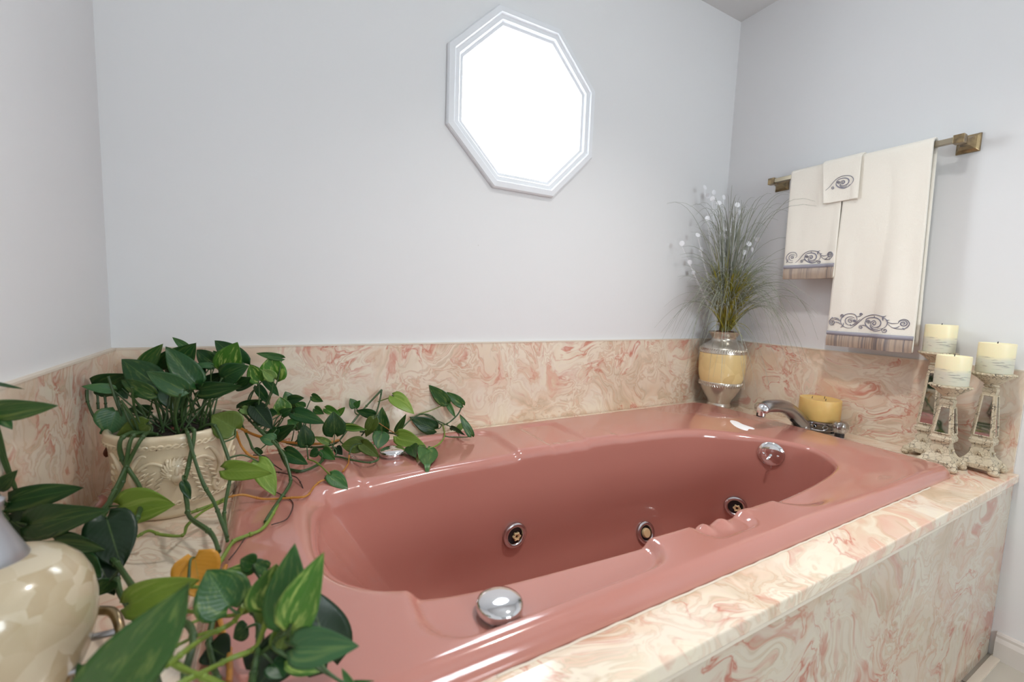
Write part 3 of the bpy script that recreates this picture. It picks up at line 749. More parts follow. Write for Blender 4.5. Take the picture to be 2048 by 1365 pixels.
bm = new(); lathe(bm, [(r*.95, z) for r, z in [(.0915,.100),(.094,.102),(.0965,.112),(.096,.121),(.0945,.123)]], VC, 64, cap0=False, cap1=False)
for rr, zc, z1_ in ((.0917, .1115, .0105),):
    for i in range(56):
        for sgn in (-1, 1):
            a = 2*PI*i/56; b = a+.05
            p0 = VC+Vector((rr*math.cos(a), rr*math.sin(a), zc)); p1 = VC+Vector((rr*math.cos(b), rr*math.sin(b), zc+sgn*.009)); tube(bm, [p0, p1], .0018, 5)
obj('lower_band', bm, M['silver'], vase)
bm = new(); lathe(bm, [(r*.95, z) for r, z in [(.0945,.123),(.101,.145),(.1045,.175),(.1055,.21),(.105,.24),(.1035,.255)]], VC, 72, cap0=False, cap1=False); tag(obj('vase_body', bm, M['pearl'], vase), 'amber shell body')
bm = new(); lathe(bm, [(r*.95, z) for r, z in [(.1035,.255),(.1055,.257),(.104,.266),(.1015,.278),(.099,.281)]], VC, 64, cap0=False, cap1=False)
for i in range(60):
    for sgn in (-1, 1):
        a = 2*PI*i/60; b = a+.05; rr = .0993
        tube(bm, [VC+Vector((rr*math.cos(a), rr*math.sin(a), .268)), VC+Vector((rr*.99*math.cos(b), rr*.99*math.sin(b), .268+sgn*.0095))], .0018, 5)
obj('upper_band', bm, M['silver'], vase)
bm = new(); lathe(bm, [(r*.95, z) for r, z in [(.099,.281),(.090,.292),(.070,.304),(.058,.312),(.054,.320),(.056,.330),(.064,.341),(.071,.349),(.072,.353),(.069,.355),(.062,.350),(.052,.335)]], VC, 64, cap0=False, cap1=False); obj('vase_neck', bm, M['silver'], vase)
def soilmat(name, a, b):
    m = mat(name, a, .95); k = N(m); P = k.n('ShaderNodeNewGeometry').outputs['Position']
    k.l(k.mix(k.noise(P, 90, 4), a, b), k.b.inputs['Base Color']); k.bump(k.noise(P, 160, 4), 1, .006); return m
M['moss'] = soilmat('brown_moss', G(120,66,30), G(60,32,18))
M['soil'] = soilmat('dark_soil', G(52,38,30), G(24,18,15))
def heap(bm, c, r, h, n=28):
    rings_ = []
    for i in range(7):
        t = i/6; rr = r*(1-t); rings_.append([Vector(c)+Vector((rr*math.cos(2*PI*k/n), rr*math.sin(2*PI*k/n), h*(1-(1-t)**2)+.006*noise.noise(Vector((k*1.3, i*2.1, r*9)))*(1 if i else 0))) for k in range(n)])
    rings_[-1] = [Vector(c)+Vector((.001*math.cos(2*PI*k/n), .001*math.sin(2*PI*k/n), h)) for k in range(n)]
    loft(bm, rings_, cap1=True)
grs = empty('grass_arrangement', VC+Vector((0,0,.345)), 'dried grey-green grass arrangement with white disc seed heads, standing in the silver vase', 'dried arrangement')
bm = new(); heap(bm, VC+Vector((0,0,.344)), .060, .016); obj('moss_filler', bm, M['moss'], grs)
def grassmat():
    m = mat('dried_grass_blade', G(130,134,116), .55); k = N(m)
    at_ = k.n('ShaderNodeVertexColor', layer_name='tint').outputs[0]; k.l(at_, k.b.inputs['Base Color']); return m
M['grass'] = grassmat()
bm = new(); cl = bm.loops.layers.float_color.new('tint')
rg = random.Random(11); GC = VC+Vector((0,0,.352))
def clampw(p):
    p.x = min(p.x, RX-.006); p.y = min(p.y, -.006)
    if p.z < SH+.01: p.x = min(p.x, RX-.016); p.y = min(p.y, -.016)
    if p.z < .345:      # stay outside the vase body
        d = Vector((p.x-VC.x, p.y-VC.y)); r_ = .112 if p.z < .30 else .09
        if d.length < r_ and d.length > 1e-6: d *= r_/d.length; p.x, p.y = VC.x+d.x, VC.y+d.y
    return p
def blade(az, reach, height, droop, w, grey, n=12):
    d = Vector((math.cos(az), math.sin(az), 0)); pts = []
    r0 = rg.uniform(.0, .022); a2 = rg.uniform(0, 2*PI); st = GC+Vector((r0*math.cos(a2), r0*math.sin(a2), 0))
    bend = rg.uniform(-.09, .09); ex = rg.uniform(1.0, 1.75); sd = Vector((-d.y, d.x, 0))
    for i in range(n+1):
        t = i/n
        pts.append(clampw(st + d*(reach*t**ex) + sd*bend*t*t + Vector((0,0,height*(math.sin(min(t*1.02,1)*PI/2*1.0)) - droop*t**3.2))))
    prev = None
    for i, p in enumerate(pts):
        t = i/n; tg = (pts[min(i+1,n)]-pts[max(i-1,0)]).normalized(); vw = (CAM-p).normalized()
        s = tg.cross(vw); s = s.normalized() if s.length > 1e-6 else sd
        s = (s+Vector((rg.uniform(-.1,.1),)*3)).normalized(); ww = w*(1-t**2.2)*.5+.00025
        up_ = tg.cross(s).normalized()*ww*.5
        v = (bm.verts.new(p-s*ww), bm.verts.new(p+up_), bm.verts.new(p+s*ww), bm.verts.new(p-up_))
        if prev:
            for a_ in range(4):
                f = bm.faces.new((prev[a_], prev[(a_+1) % 4], v[(a_+1) % 4], v[a_]))
                base = G(150,142,46) if t < .62 else (G(140,146,100) if t < .75 else G(160,164,152))
                if grey: base = G(136,140,124) if t > .3 else G(120,122,70)
                if t < .25 and not grey: base = G(118,108,22)
                k_ = .75+.5*((hash((round(az*99), 7)) % 97)/97)
                for lp in f.loops: lp[cl] = (base[0]*k_, base[1]*k_, base[2]*k_, 1)
        prev = v
for i in range(70): blade(rg.uniform(PI*.93, PI*1.64), rg.uniform(.12,.24), rg.uniform(.14,.34), rg.uniform(.0,.05), rg.uniform(.002,.004), rg.random() < .4)
def azr():   # directions away from the two walls, mostly along or out from them
    return rg.uniform(PI*.92, PI*1.62)
for i in range(230): blade(azr(), rg.uniform(.05,.22), rg.uniform(.14,.36), rg.uniform(.0,.07), rg.uniform(.0028,.0055), False)
for i in range(30): blade(rg.uniform(PI*.93, PI*1.15), rg.uniform(.15,.30), rg.uniform(.22,.46), rg.uniform(.0,.05), rg.uniform(.002,.0035), rg.random() < .6)
for i in range(60): blade(rg.uniform(0, 2*PI), rg.uniform(.02,.12), rg.uniform(.35,.62), rg.uniform(0,.03), rg.uniform(.002,.004), True)
for i in range(34): blade(rg.choice((rg.uniform(PI*.95,PI*1.1), rg.uniform(PI*1.3,PI*1.6), rg.uniform(PI*1.1,PI*1.3))), rg.uniform(.14,.24), rg.uniform(.55,.64), rg.uniform(.02,.12), rg.uniform(.0016,.003), True)
for i in range(85): blade(rg.choice((rg.uniform(PI*.95,PI*1.15), rg.uniform(PI*1.40,PI*1.66))), rg.uniform(.20,.38), rg.uniform(.20,.36), rg.uniform(.12,.38), rg.uniform(.0013,.0024), True)
for i in range(14): blade(rg.uniform(PI*.95,PI*1.65), rg.uniform(.13,.20), rg.uniform(.08,.14), rg.uniform(.22,.36), rg.uniform(.0015,.0026), False)
for i in range(26): blade(rg.uniform(PI*1.05,PI*1.5), rg.uniform(.10,.22), rg.uniform(.22,.30), rg.uniform(.16,.26), rg.uniform(.0015,.0024), True)
for i in range(16): blade(rg.choice((rg.uniform(PI*.95,PI*1.1), rg.uniform(PI*1.45,PI*1.62))), rg.uniform(.2,.4), rg.uniform(.42,.66), rg.uniform(.0,.12), rg.uniform(.0012,.002), True)
obj('grass_blades', bm, M['grass'], grs, smooth=False)
M['disc'] = mat('white_seed_disc', G(236,236,240), .5)
for (px, py) in ((1415,437),(1438,407),(1416,392),(1410,375),(1425,398),(1475,410),(1463,462),(1451,458),(1387,545),(1498,488),(1518,480),(1489,505),(1380,525),(1364,487),(1433,430),(1480,425),(1402,500),(1428,385),(1448,395),(1505,500),(1512,478),(1467,440),(1440,470),(1396,470)):
    d_ = depth(GC)+rg.uniform(-.14,.0); c = clampw(at(px, py, d_)+Vector((0,0,0)))
    c.x = min(c.x, RX-.03); c.y = min(c.y, -.03)
    bm = new(); nr = Vector((rg.uniform(-.8,.1), -1, rg.uniform(-.4,.5))).normalized(); T = frame_at(c, nr)
    lathe(bm, [(.001,-.0006),(.0098,-.0006),(.0112,0),(.0098,.0006),(.001,.0006)], c, 20, T=T); q_ = [c-Vector((0,0,.012)), c+(GC-c)*.35+Vector((0,0,-.02)), c+(GC-c)*.7+Vector((0,0,-.02)), GC]; tube(bm, [clampw(v) for v in crom(q_, 5)], .0009, 4); obj('seed_disc', bm, M['disc'], grs)

# ------------------------------------------------------------------ potted pothos
PC = Vector((.168, -.252, 0))
plant = empty('potted_pothos', PC, 'large pothos in an embossed cream pot, its vines trailing along the tub rim', 'potted plant')
def potmat():
    m = mat('cream_ceramic_brown_creases', G(226,212,184), .3, coat=.3); k = N(m); g = k.n('ShaderNodeNewGeometry')
    P = g.outputs['Position']
    cav = k.ramp(g.outputs['Pointiness'], [(.44, (1,1,1)), (.50, (0,0,0))])  # mask for a brown tint in the concave creases
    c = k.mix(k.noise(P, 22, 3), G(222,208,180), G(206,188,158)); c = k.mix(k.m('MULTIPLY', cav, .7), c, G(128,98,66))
    k.l(c, k.b.inputs['Base Color']); return m
M['pot'] = potmat()
PR = [(.092,0),(.104,.002),(.108,.010),(.105,.019),(.106,.024),(.109,.040),(.112,.075),(.114,.11),(.115,.13),(.116,.142),(.118,.150),(.120,.158),(.122,.165),(.122,.171),(.119,.175),(.113,.175),(.109,.168),(.107,.150)]
PR = [(r*.96, z) for r, z in PR]
def prad(z):
    for (r0, z0), (r1, z1) in zip(PR, PR[1:]):
        if z0 <= z <= z1: return r0+(r1-r0)*(z-z0)/(z1-z0+1e-9)
    return .12
bm = new()
rr_ = []
for r, z in PR:
    rr_.append([PC+Vector(((r+(.0015*math.cos(14*2*PI*i/112) if .152 < z < .17 else 0))*math.cos(2*PI*i/112), (r+(.0015*math.cos(14*2*PI*i/112) if .152 < z < .17 else 0))*math.sin(2*PI*i/112), z)) for i in range(112)])
loft(bm, rr_, cap0=True)
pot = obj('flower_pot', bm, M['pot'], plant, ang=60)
def onpot(a, z, off=0.0): r = prad(z)+off; return PC+Vector((r*math.cos(a), r*math.sin(a), z))
for nm, zc, amp_, nb in (('rim_braid', .1535, .0040, 30), ('base_braid', .033, .0036, 28)):
    bm = new()
    for ph in (0, PI):
        tube(bm, [onpot(2*PI*i/240, zc+amp_*math.sin(nb*2*PI*i/240+ph), .0012+.0014*math.cos(nb*2*PI*i/240+ph)) for i in range(240)], .0022, 6, closed=True)
    obj(nm, bm, M['pot'], pot)
AF = math.atan2(CAM.y-PC.y, CAM.x-PC.x)
def relief(a_c, name):
    bm = new(); zc = .098; rad = Vector((math.cos(a_c), math.sin(a_c), 0)); tn = Vector((-rad.y, rad.x, 0))
    Tm = Matrix((tn, Vector((0,0,1)), rad)).transposed()
    O = onpot(a_c, zc)
    def P3(x, y, z=0): 
        return onpot(a_c + x/.12, zc+y, z)
    # head, cheeks, muzzle, brow, mane
    ball(bm, P3(0, .010, .004), .017, .021, .012, 16, T=Tm); ball(bm, P3(0, -.006, .014), .010, .010, .009, 12, T=Tm)
    ball(bm, P3(0, -.017, .010), .007, .006, .006, 10, T=Tm); ball(bm, P3(0, .006, .016), .004, .011, .006, 10, T=Tm)
    for s in (-1, 1):
        ball(bm, P3(s*.009, .010, .011), .005, .003, .005, 8, T=Tm); ball(bm, P3(s*.010, -.002, .008), .007, .008, .007, 10, T=Tm); ball(bm, P3(s*.015, .026, .004), .005, .006, .005, 8, T=Tm)
    for i in range(17):
        a = -.6+ (PI+1.2)*i/16
        for r0, r1, w in ((.013,.027,.0050), (.011,.020,.0048)):
            q = [P3(r*math.cos(a+.18*math.sin(r*160)), r*math.sin(a+.18*math.sin(r*160))*1.1+.004, .006+.004*(1-(r-r0)/(r1-r0))) for r in [r0+(r1-r0)*t/5 for t in range(6)]]
            tube(bm, q, w, 6, rf=lambda t: 1-.75*t)
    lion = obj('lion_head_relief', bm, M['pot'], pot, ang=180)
    for s in (-1, 1):       # feathered wings
        bm = new()
        for row in range(3):
            for k in range(5):
                q = [P3(s*(.022+row*.014+k*.004+t*.014), -.004+row*.010-k*.011-t*.008, .001+.003*math.sin(PI*(t+.1)/1.2)) for t in [j/5 for j in range(6)]]
                tube(bm, q, .0034, 6, rf=lambda t: .5+.7*math.sin(PI*(.15+.8*t)), flat=.5)
        tube(bm, [P3(s*(.02+.05*t), .016+.014*math.sin(t*3)-.01*t, .003) for t in [j/10 for j in range(11)]], .0035, 6)
        obj('wing_relief', bm, M['pot'], pot, ang=180)
def scrollr(a_c):
    bm = new()
    P3 = lambda x, y, z=0: onpot(a_c + x/.12, .088+y, z)
    for s in (-1, 1):
        q = [P3(s*x, y, .0015) for x, y in ((.004,-.055),(.018,-.048),(.024,-.030),(.012,-.008),(.010,.012),(.020,.034),(.034,.050),(.044,.048))]
        tube(bm, crom(q, 5), .0038, 6, rf=lambda t: .5+.9*math.sin(PI*t))
        q = [P3(s*(.016+.012*(1-t)*math.cos(7*t)), -.036+.012*(1-t)*math.sin(7*t), .0015) for t in [j/18 for j in range(19)]]; tube(bm, q, .0028, 6)
        for k in range(3):
            q = [P3(s*(.030+.012*t+.004*k), .02-.014*k+.010*t, .001) for t in [j/4 for j in range(5)]]; tube(bm, q, .0035, 6, rf=lambda t: .5+.6*math.sin(PI*t), flat=.6)
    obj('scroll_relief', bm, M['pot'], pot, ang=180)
for i in range(4):
    if i % 2 == 0: relief(AF-.02+i*PI/2, '')
    scrollr(AF-.02+PI/4+i*PI/2)
bm = new(); heap(bm, PC+Vector((0,0,.152)), .108, .012, 40); obj('potting_soil', bm, M['soil'], plant)
def stemmat(name, c1, c2):
    m = mat(name, c1, .45); k = N(m); P = k.n('ShaderNodeNewGeometry').outputs['Position']
    k.l(k.mix(k.noise(P, 45, 2), c1, c2), k.b.inputs['Base Color']); return m
M['vine'] = stemmat('green_vine', G(64,92,44), G(48,70,40)); M['vine_y'] = stemmat('yellow_green_vine', G(124,146,52), G(96,116,44))
M['vine_o'] = stemmat('ochre_vine', G(186,132,44), G(160,96,40)); M['vine_d'] = stemmat('dark_dry_stem', G(74,42,38), G(56,32,28))
M['dry'] = stemmat('dry_brown_leaf', G(112,60,38), G(76,40,28))
def leafmat():
    m = mat('pothos_leaf', (.05,.15,.03), .36, spec=.45); k = N(m)
    tint = k.n('ShaderNodeVertexColor', layer_name='tint'); var = tint.outputs[1]; uv = k.n('ShaderNodeUVMap', uv_map='leaf').outputs[0]
    sx = k.n('ShaderNodeSeparateXYZ', i_0=uv); mid = k.m('ABSOLUTE', sx.outputs[0])
    P = k.n('ShaderNodeNewGeometry').outputs['Position']
    st = k.vm('MULTIPLY', uv, (3.0, .9, 1)); st = k.vm('ADD', st, P)
    v = k.ramp(k.noise(k.vm('ADD', k.vm('MULTIPLY', uv, (2.4, 1.1, 0)), k.vm('MULTIPLY', P, (20,20,20))), 1.5, 3, .6), [(.52, (0,0,0)), (.66, (1,1,1))])
    c = k.mix(k.m('MULTIPLY', v, var), tint.outputs[0], G(186,204,110))
    rib = k.ramp(mid, [(0, (1,1,1)), (.05, (0,0,0))])
    c = k.mix(k.m('MULTIPLY', rib, .30), c, G(128,160,84))
    # faint side veins
    vn = k.m('SINE', k.m('MULTIPLY', k.m('SUBTRACT', sx.outputs[1], k.m('MULTIPLY', mid, .35)), 60.0))
    k.l(c, k.b.inputs['Base Color']); k.bump(vn, .06, .001)
    tr = k.n('ShaderNodeBsdfTranslucent'); mx = k.n('ShaderNodeMixShader'); mx.inputs[0].default_value = .18
    k.l(k.mix(.5, c, G(120,170,40)), tr.inputs[0]); out = m.node_tree.nodes['Material Output']
    k.l(k.b.outputs[0], mx.inputs[1]); k.l(tr.outputs[0], mx.inputs[2]); k.l(mx.outputs[0], out.inputs[0]); return m
M['leaf'] = leafmat()
TONE = dict(v=(G(24,50,26),.0), d=(G(30,76,34),.12), m=(G(54,104,46),.25), o=(G(94,116,44),.1), l=(G(132,164,62),.35), b=(G(66,112,68),.15), p=(G(122,156,84),.6), g=(G(78,132,44),.8), y=(G(226,160,52),0))
CR = {'A': (0, 640, 3.792), 'B': (0, 950, 3.29), 'C': (400, 640, 3.657), 'D': (400, 950, 3.289)}
def cpx(t, x, y): ox, oy, s = CR[t]; return ox+x/s, oy+y/s, s
def room_clamp(p, r=.004):
    p = p.copy(); p.x = max(p.x, .012+r); p.y = min(p.y, -.012-r)
    over_tub = TX0+.0 < p.x < TX1 and TY0 < p.y < TY1
    if over_tub:
        ins = min(p.x-.42, 1.86-p.x, -.36-p.y, p.y+.84)
        if ins < 0: p.z = max(p.z, RZ+r+.001)
        else: p.z = max(p.z, RZ+r-ins*3)
    elif p.y > LE: p.z = max(p.z, r+.001)
    d = Vector((p.x-PC.x, p.y-PC.y))
    if 0 < p.z < .178:
        R_ = prad(p.z)+r+.003
        if d.length < R_ and p.z < .150 or d.length < R_ and p.z < .175 and d.length > .108: 
            d *= R_/max(d.length, 1e-5); p.x, p.y = PC.x+d.x, PC.y+d.y
    return p
def place(px, py, mode, val):
    if mode == 'z':
        d = val
        for _ in range(60):
            p = at(px, py, d)
            if (room_clamp(p, .004)-p).length < .003: break
            d *= .99
    elif mode == 'y': p = on(px, py, 1, val)
    elif mode == 'x': p = on(px, py, 0, val)
    return p
lr = random.Random(5)
def leaf(bm, cl, uvl, B, Tp, w, tone, fold=.25, droop=.12, roll=0):
    ax = Tp-B; L = ax.length; a = ax.normalized(); vw = (CAM-(B+Tp)/2).normalized()
    sd = a.cross(vw); sd = sd.normalized() if sd.length > 1e-5 else Vector((1,0,0)); nm = sd.cross(a).normalized()
    R_ = Matrix.Rotation(roll, 3, a); sd = R_ @ sd; nm = R_ @ nm
    if nm.dot(vw) < 0: nm = -nm
    nT, nS = 14, 5; col, var = TONE[tone]; kk = lr.uniform(.62, 1.0); col = tuple(min(1, c*kk) for c in col)
    wv = lr.uniform(0, 6)
    G_ = []
    for i in range(nT+1):
        t = i/nT; hw_ = w*.5*2.2*(t**.38)*((1-t)**.95)*(1.0+.05*math.sin(3*t+wv)); row = []
        if i == 0: hw_ = w*.10
        for j in range(-nS, nS+1):
            s = j/nS; back = .12*L*abs(s)**1.5*max(0, 1-t*2.6)
            along = t*L-back + (-.02*L*abs(s)*(1-t))
            z = -droop*L*(t-.35)**2 + fold*abs(s)*hw_*.9 - .04*L*s*s*(1-abs(s)) + .012*L*math.sin(7*t+3*s+wv)*abs(s)
            row.append((B + a*along + sd*(s*hw_) + nm*z, s, t))
        G_.append(row)
    top = [[bm.verts.new(room_clamp(p, .001)) for p, s, t in r] for r in G_]
    botv = [[bm.verts.new(v.co-nm*.0007) for v in r] for r in top]
    n = 2*nS+1
    def face(vs, uvs):
        try: f = bm.faces.new(vs)
        except ValueError: return
        for lp, u in zip(f.loops, uvs): lp[cl] = (*col, var); lp[uvl].uv = u
    for i in range(nT):
        for j in range(n-1):
            uvs = [(G_[i][j][1], G_[i][j][2]), (G_[i][j+1][1], G_[i][j+1][2]), (G_[i+1][j+1][1], G_[i+1][j+1][2]), (G_[i+1][j][1], G_[i+1][j][2])]
            face((top[i][j], top[i][j+1], top[i+1][j+1], top[i+1][j]), uvs)
            face((botv[i+1][j], botv[i+1][j+1], botv[i][j+1], botv[i][j]), uvs[::-1])
    edge = [(0, j) for j in range(n)] + [(i, n-1) for i in range(1, nT+1)] + [(nT, j) for j in range(n-2, -1, -1)] + [(i, 0) for i in range(nT-1, 0, -1)]
    for (i, j), (k, l) in zip(edge, edge[1:]+edge[:1]):
        face((top[i][j], botv[i][j], botv[k][l], top[k][l]), [(G_[i][j][1], G_[i][j][2])]*4)
# vines: (crop, points, mode, depths, radius, material)
VINES = []
def vine(crop, pts, rad, m='vine', mode='z', vals=None, name='vine', pot=False):
    P_ = []
    for i, q in enumerate(pts):
        px, py, s = cpx(crop, *q[:2]) if crop else (q[0], q[1], 1)
        v = q[2] if len(q) > 2 else vals
        P_.append(room_clamp(place(px, py, mode, v), rad))
    if pot:
        d = P_[1]-PC; d.z = 0; d.normalize(); sh = Vector((0,0,0))
        P_ = [PC+d*.06+Vector((0,0,.160)), PC+d*.10+Vector((0,0,.181)), PC+d*(.1225+rad)+Vector((0,0,.174))] + P_[2:]
        cp_ = crom(P_, 7)
        cp_ = [p if i < 22 else room_clamp(p, rad) for i, p in enumerate(cp_)]
    else: cp_ = [room_clamp(p, rad) for p in crom(P_, 7)]
    bm = new(); ph = lr.uniform(0, 6)
    tube(bm, cp_, rad, 8, rf=lambda t: 1+.10*math.sin(t*len(P_)*3+ph)); 
    for k in range(3, len(cp_)-3, 9): ball(bm, cp_[k], rad*1.35, rad*1.35, rad*1.35, 6)
    VINES.append(cp_); return obj(name, bm, M[m], plant)
v_ = []
# over the front of the pot and down to the ledge
vine('A', [(1200,885,.86),(1060,970,.815),(960,1110,.795),(890,1250,.775),(810,1400,.74),(700,1540,.69),(640,1700,.64),(730,1850,.62)], 0.0036, pot=True)
vine('A', [(1180,870,.86),(950,990,.815),(930,1060,.80),(1060,1270,.785),(1068,1420,.74),(1010,1560,.68),(900,1700,.63),(720,1830,.60)], 0.0038, pot=True)
vine('A', [(1140,880,.86),(1010,1080,.805),(930,1230,.79),(820,1420,.74),(760,1560,.69),(800,1750,.62),(900,1870,.58),(1010,2030,.53)], 0.0036, pot=True)
vine('A', [(1320,885,.87),(1440,960,.83),(1470,1040,.82),(1540,1240,.80),(1620,1380,.77),(1670,1500,.74),(1725,1650,.70)], 0.0031, pot=True)
vine('A', [(1420,860,.88),(1485,940,.84),(1425,1130,.815),(1400,1250,.80),(1420,1400,.78),(1440,1500,.74),(1600,1620,.69),(1660,1760,.65)], 0.0036, pot=True)
vine('A', [(1610,810,.92),(1660,890,.88),(1740,1080,.86),(1745,1200,.84),(1710,1390,.80),(1700,1520,.76),(1725,1680,.71)], 0.0031, pot=True)
vine('B', [(900,410,.70),(980,370,.71),(1060,395,.71),(1200,400,.72),(1235,330,.74),(1340,240,.78),(1470,175,.83)], .0024, 'vine_y')
vine('D', [(180,150,.84),(280,132,.86),(420,160,.90),(600,152,.92),(700,140,.93),(750,80,.95),(800,40,.97),(870,28,.98)], .0022, 'vine_o')
vine('D', [(-60,250,.78),(60,205,.80),(180,150,.84)], .0028, 'vine_y')
vine('C', [(390,760,1.0),(460,830,1.0),(560,920,.99),(620,1010,.98),(660,1150,.96),(650,1220,.93),(560,1350,.88),(480,1480,.83)], .0036)
vine('D', [(510,200,.89),(420,350,.82),(300,410,.78),(220,440,.76),(160,530,.72),(105,620,.66)], .0032, 'vine_y')
vine('C', [(390,990,1.02),(480,1000,1.02),(540,1060,1.02),(600,1100,1.03)], .0014, 'vine_d')
def basin_at(px, py): 
    p = wallpoint(px, py, 0); r_ = ray(px, py); return CAM + r_*((p-CAM).dot(FWD)*.985)
_t = [on(*cpx('D', x, y)[:2], 2, RZ+.006) for x, y in ((450,-20),(520,-15),(600,5),(660,50))] + [basin_at(*cpx('D', x, y)[:2]) for x, y in ((740,270),(805,440),(815,500),(860,590),(888,690),(893,790))]
bm = new(); tube(bm, crom(_t, 8), .0013, 6)
for q in _t[1::2]: ball(bm, q, .0022, .0022, .0028, 6)
obj('dry_tendril', bm, M['vine_d'], plant)
vine('D', [(470,330,.86),(575,288,.90),(612,190,.92),(560,145,.93),(490,110,.95)], .0011, 'vine_d', name='dry_tendril')
vine('D', [(300,410,.78),(240,500,.74),(190,560,.71)], .0010, 'vine_d', name='dry_tendril')
# along the back rim
vine('C', [(330,700,1.02),(420,790,1.05),(520,840,1.08),(640,900,1.12),(780,930,1.16),(900,930,1.19),(1010,890,1.22),(1110,760,1.26),(1200,650,1.30),(1330,512,1.34)], .0030)
vine('C', [(280,790,1.0),(420,850,1.04),(600,890,1.09),(760,905,1.14),(900,905,1.18),(1020,880,1.21)], .0034, 'vine_o')
vine('C', [(1330,512,1.34),(1310,610,1.32),(1270,730,1.30),(1180,850,1.27)], .0026)
vine('C', [(560,900,1.02),(640,1080,1.03),(740,1108,1.05),(860,1060,1.08),(920,1000,1.12)], .0034)
vine('C', [(920,1000,1.13),(1020,1005,1.14),(1130,1030,1.15),(1245,1048,1.17),(1305,1015,1.19),(1250,960,1.2)], .0026)
vine('C', [(1170,820,1.27),(1280,820,1.30),(1400,830,1.32),(1460,840,1.32)], .0026)
vine('C', [(1920,620,1.48),(1880,700,1.47),(1780,770,1.44),(1700,710,1.43),(1640,690,1.42),(1580,705,1.41),(1515,755,1.39),(1450,830,1.35)], .0024)
vine('C', [(1810,610,1.46),(1700,660,1.44),(1600,690,1.42)], .0016, 'vine_y')
vine('C', [(1850,790,1.45),(1740,740,1.44),(1640,692,1.42)], .0018)
vine('C', [(1775,770,1.43),(1788,850,1.37),(1740,915,1.31),(1660,945,1.26)], .0024, 'vine_y')
vine('C', [(1415,560,1.32),(1330,590,1.33),(1300,600,1.33)], .0016, 'vine_y')
vine('C', [(1270,730,1.30),(1360,790,1.31),(1440,840,1.31)], .0014, 'vine_o')
vine('C', [(1090,990,1.12),(1085,1050,1.09),(1045,1110,1.06)], .0018, 'vine_o')
vine('C', [(790,1020,1.06),(860,1050,1.04),(950,1135,1.0)], .0018, 'vine_y')
vine('C', [(260,820,.99),(300,920,.96),(360,990,.96),(420,1010,.97)], .0026, 'vine_o')
vine('C', [(300,760,1.0),(360,880,.98),(400,960,.97),(540,1070,.98)], .0026)
# lower left tangle close to the camera
vine('D', [(-220,1260,.40),(0,1090,.45),(150,1010,.48),(230,960,.48),(290,860,.47)], .0026, 'vine_y')
vine('D', [(-150,1380,.40),(0,1310,.42),(200,1210,.45),(350,1150,.46),(410,1040,.46),(440,930,.45)], .0026, 'vine_y')
vine('D', [(330,870,.50),(380,960,.50),(388,1100,.47),(350,1310,.43),(330,1450,.40)], .0034)
vine('D', [(600,1060,.43),(550,1010,.44),(480,1110,.45),(380,1190,.46)], .0022)
vine('D', [(-130,900,.55),(0,905,.54),(180,930,.52),(340,890,.50)], .0024, 'vine_y')
vine('D', [(105,620,.66),(60,720,.60),(90,900,.56),(60,1100,.52),(100,1300,.47),(150,1450,.43)], .0034)
vine('D', [(170,600,.68),(110,760,.62),(130,960,.56),(190,1160,.51),(190,1400,.45)], .0030, 'vine_o')
vine('B', [(1070,1185,.42),(1200,1275,.42),(1400,1360,.41),(1600,1460,.40)], .0030, 'vine_y')
vine('B', [(1160,950,.52),(1250,1000,.50),(1270,1100,.48),(1220,1300,.45),(1180,1450,.43)], .0036)
vine('B', [(760,650,.60),(790,780,.57),(880,930,.54),(960,1100,.50),(1040,1400,.44)], .0036)
vine('B', [(1240,735,.55),(1320,742,.55),(1390,742,.54)], .0020, 'vine_y')
vine('B', [(1120,1040,.50),(1300,960,.52),(1430,900,.53)], .0018, 'vine_y')
vine('B', [(1080,1170,.48),(1300,1060,.50),(1500,1000,.50),(1640,850,.50)], .0020, 'vine_y')
vine('B', [(40,240,.62),(75,180,.63),(120,140,.64)], .0026)
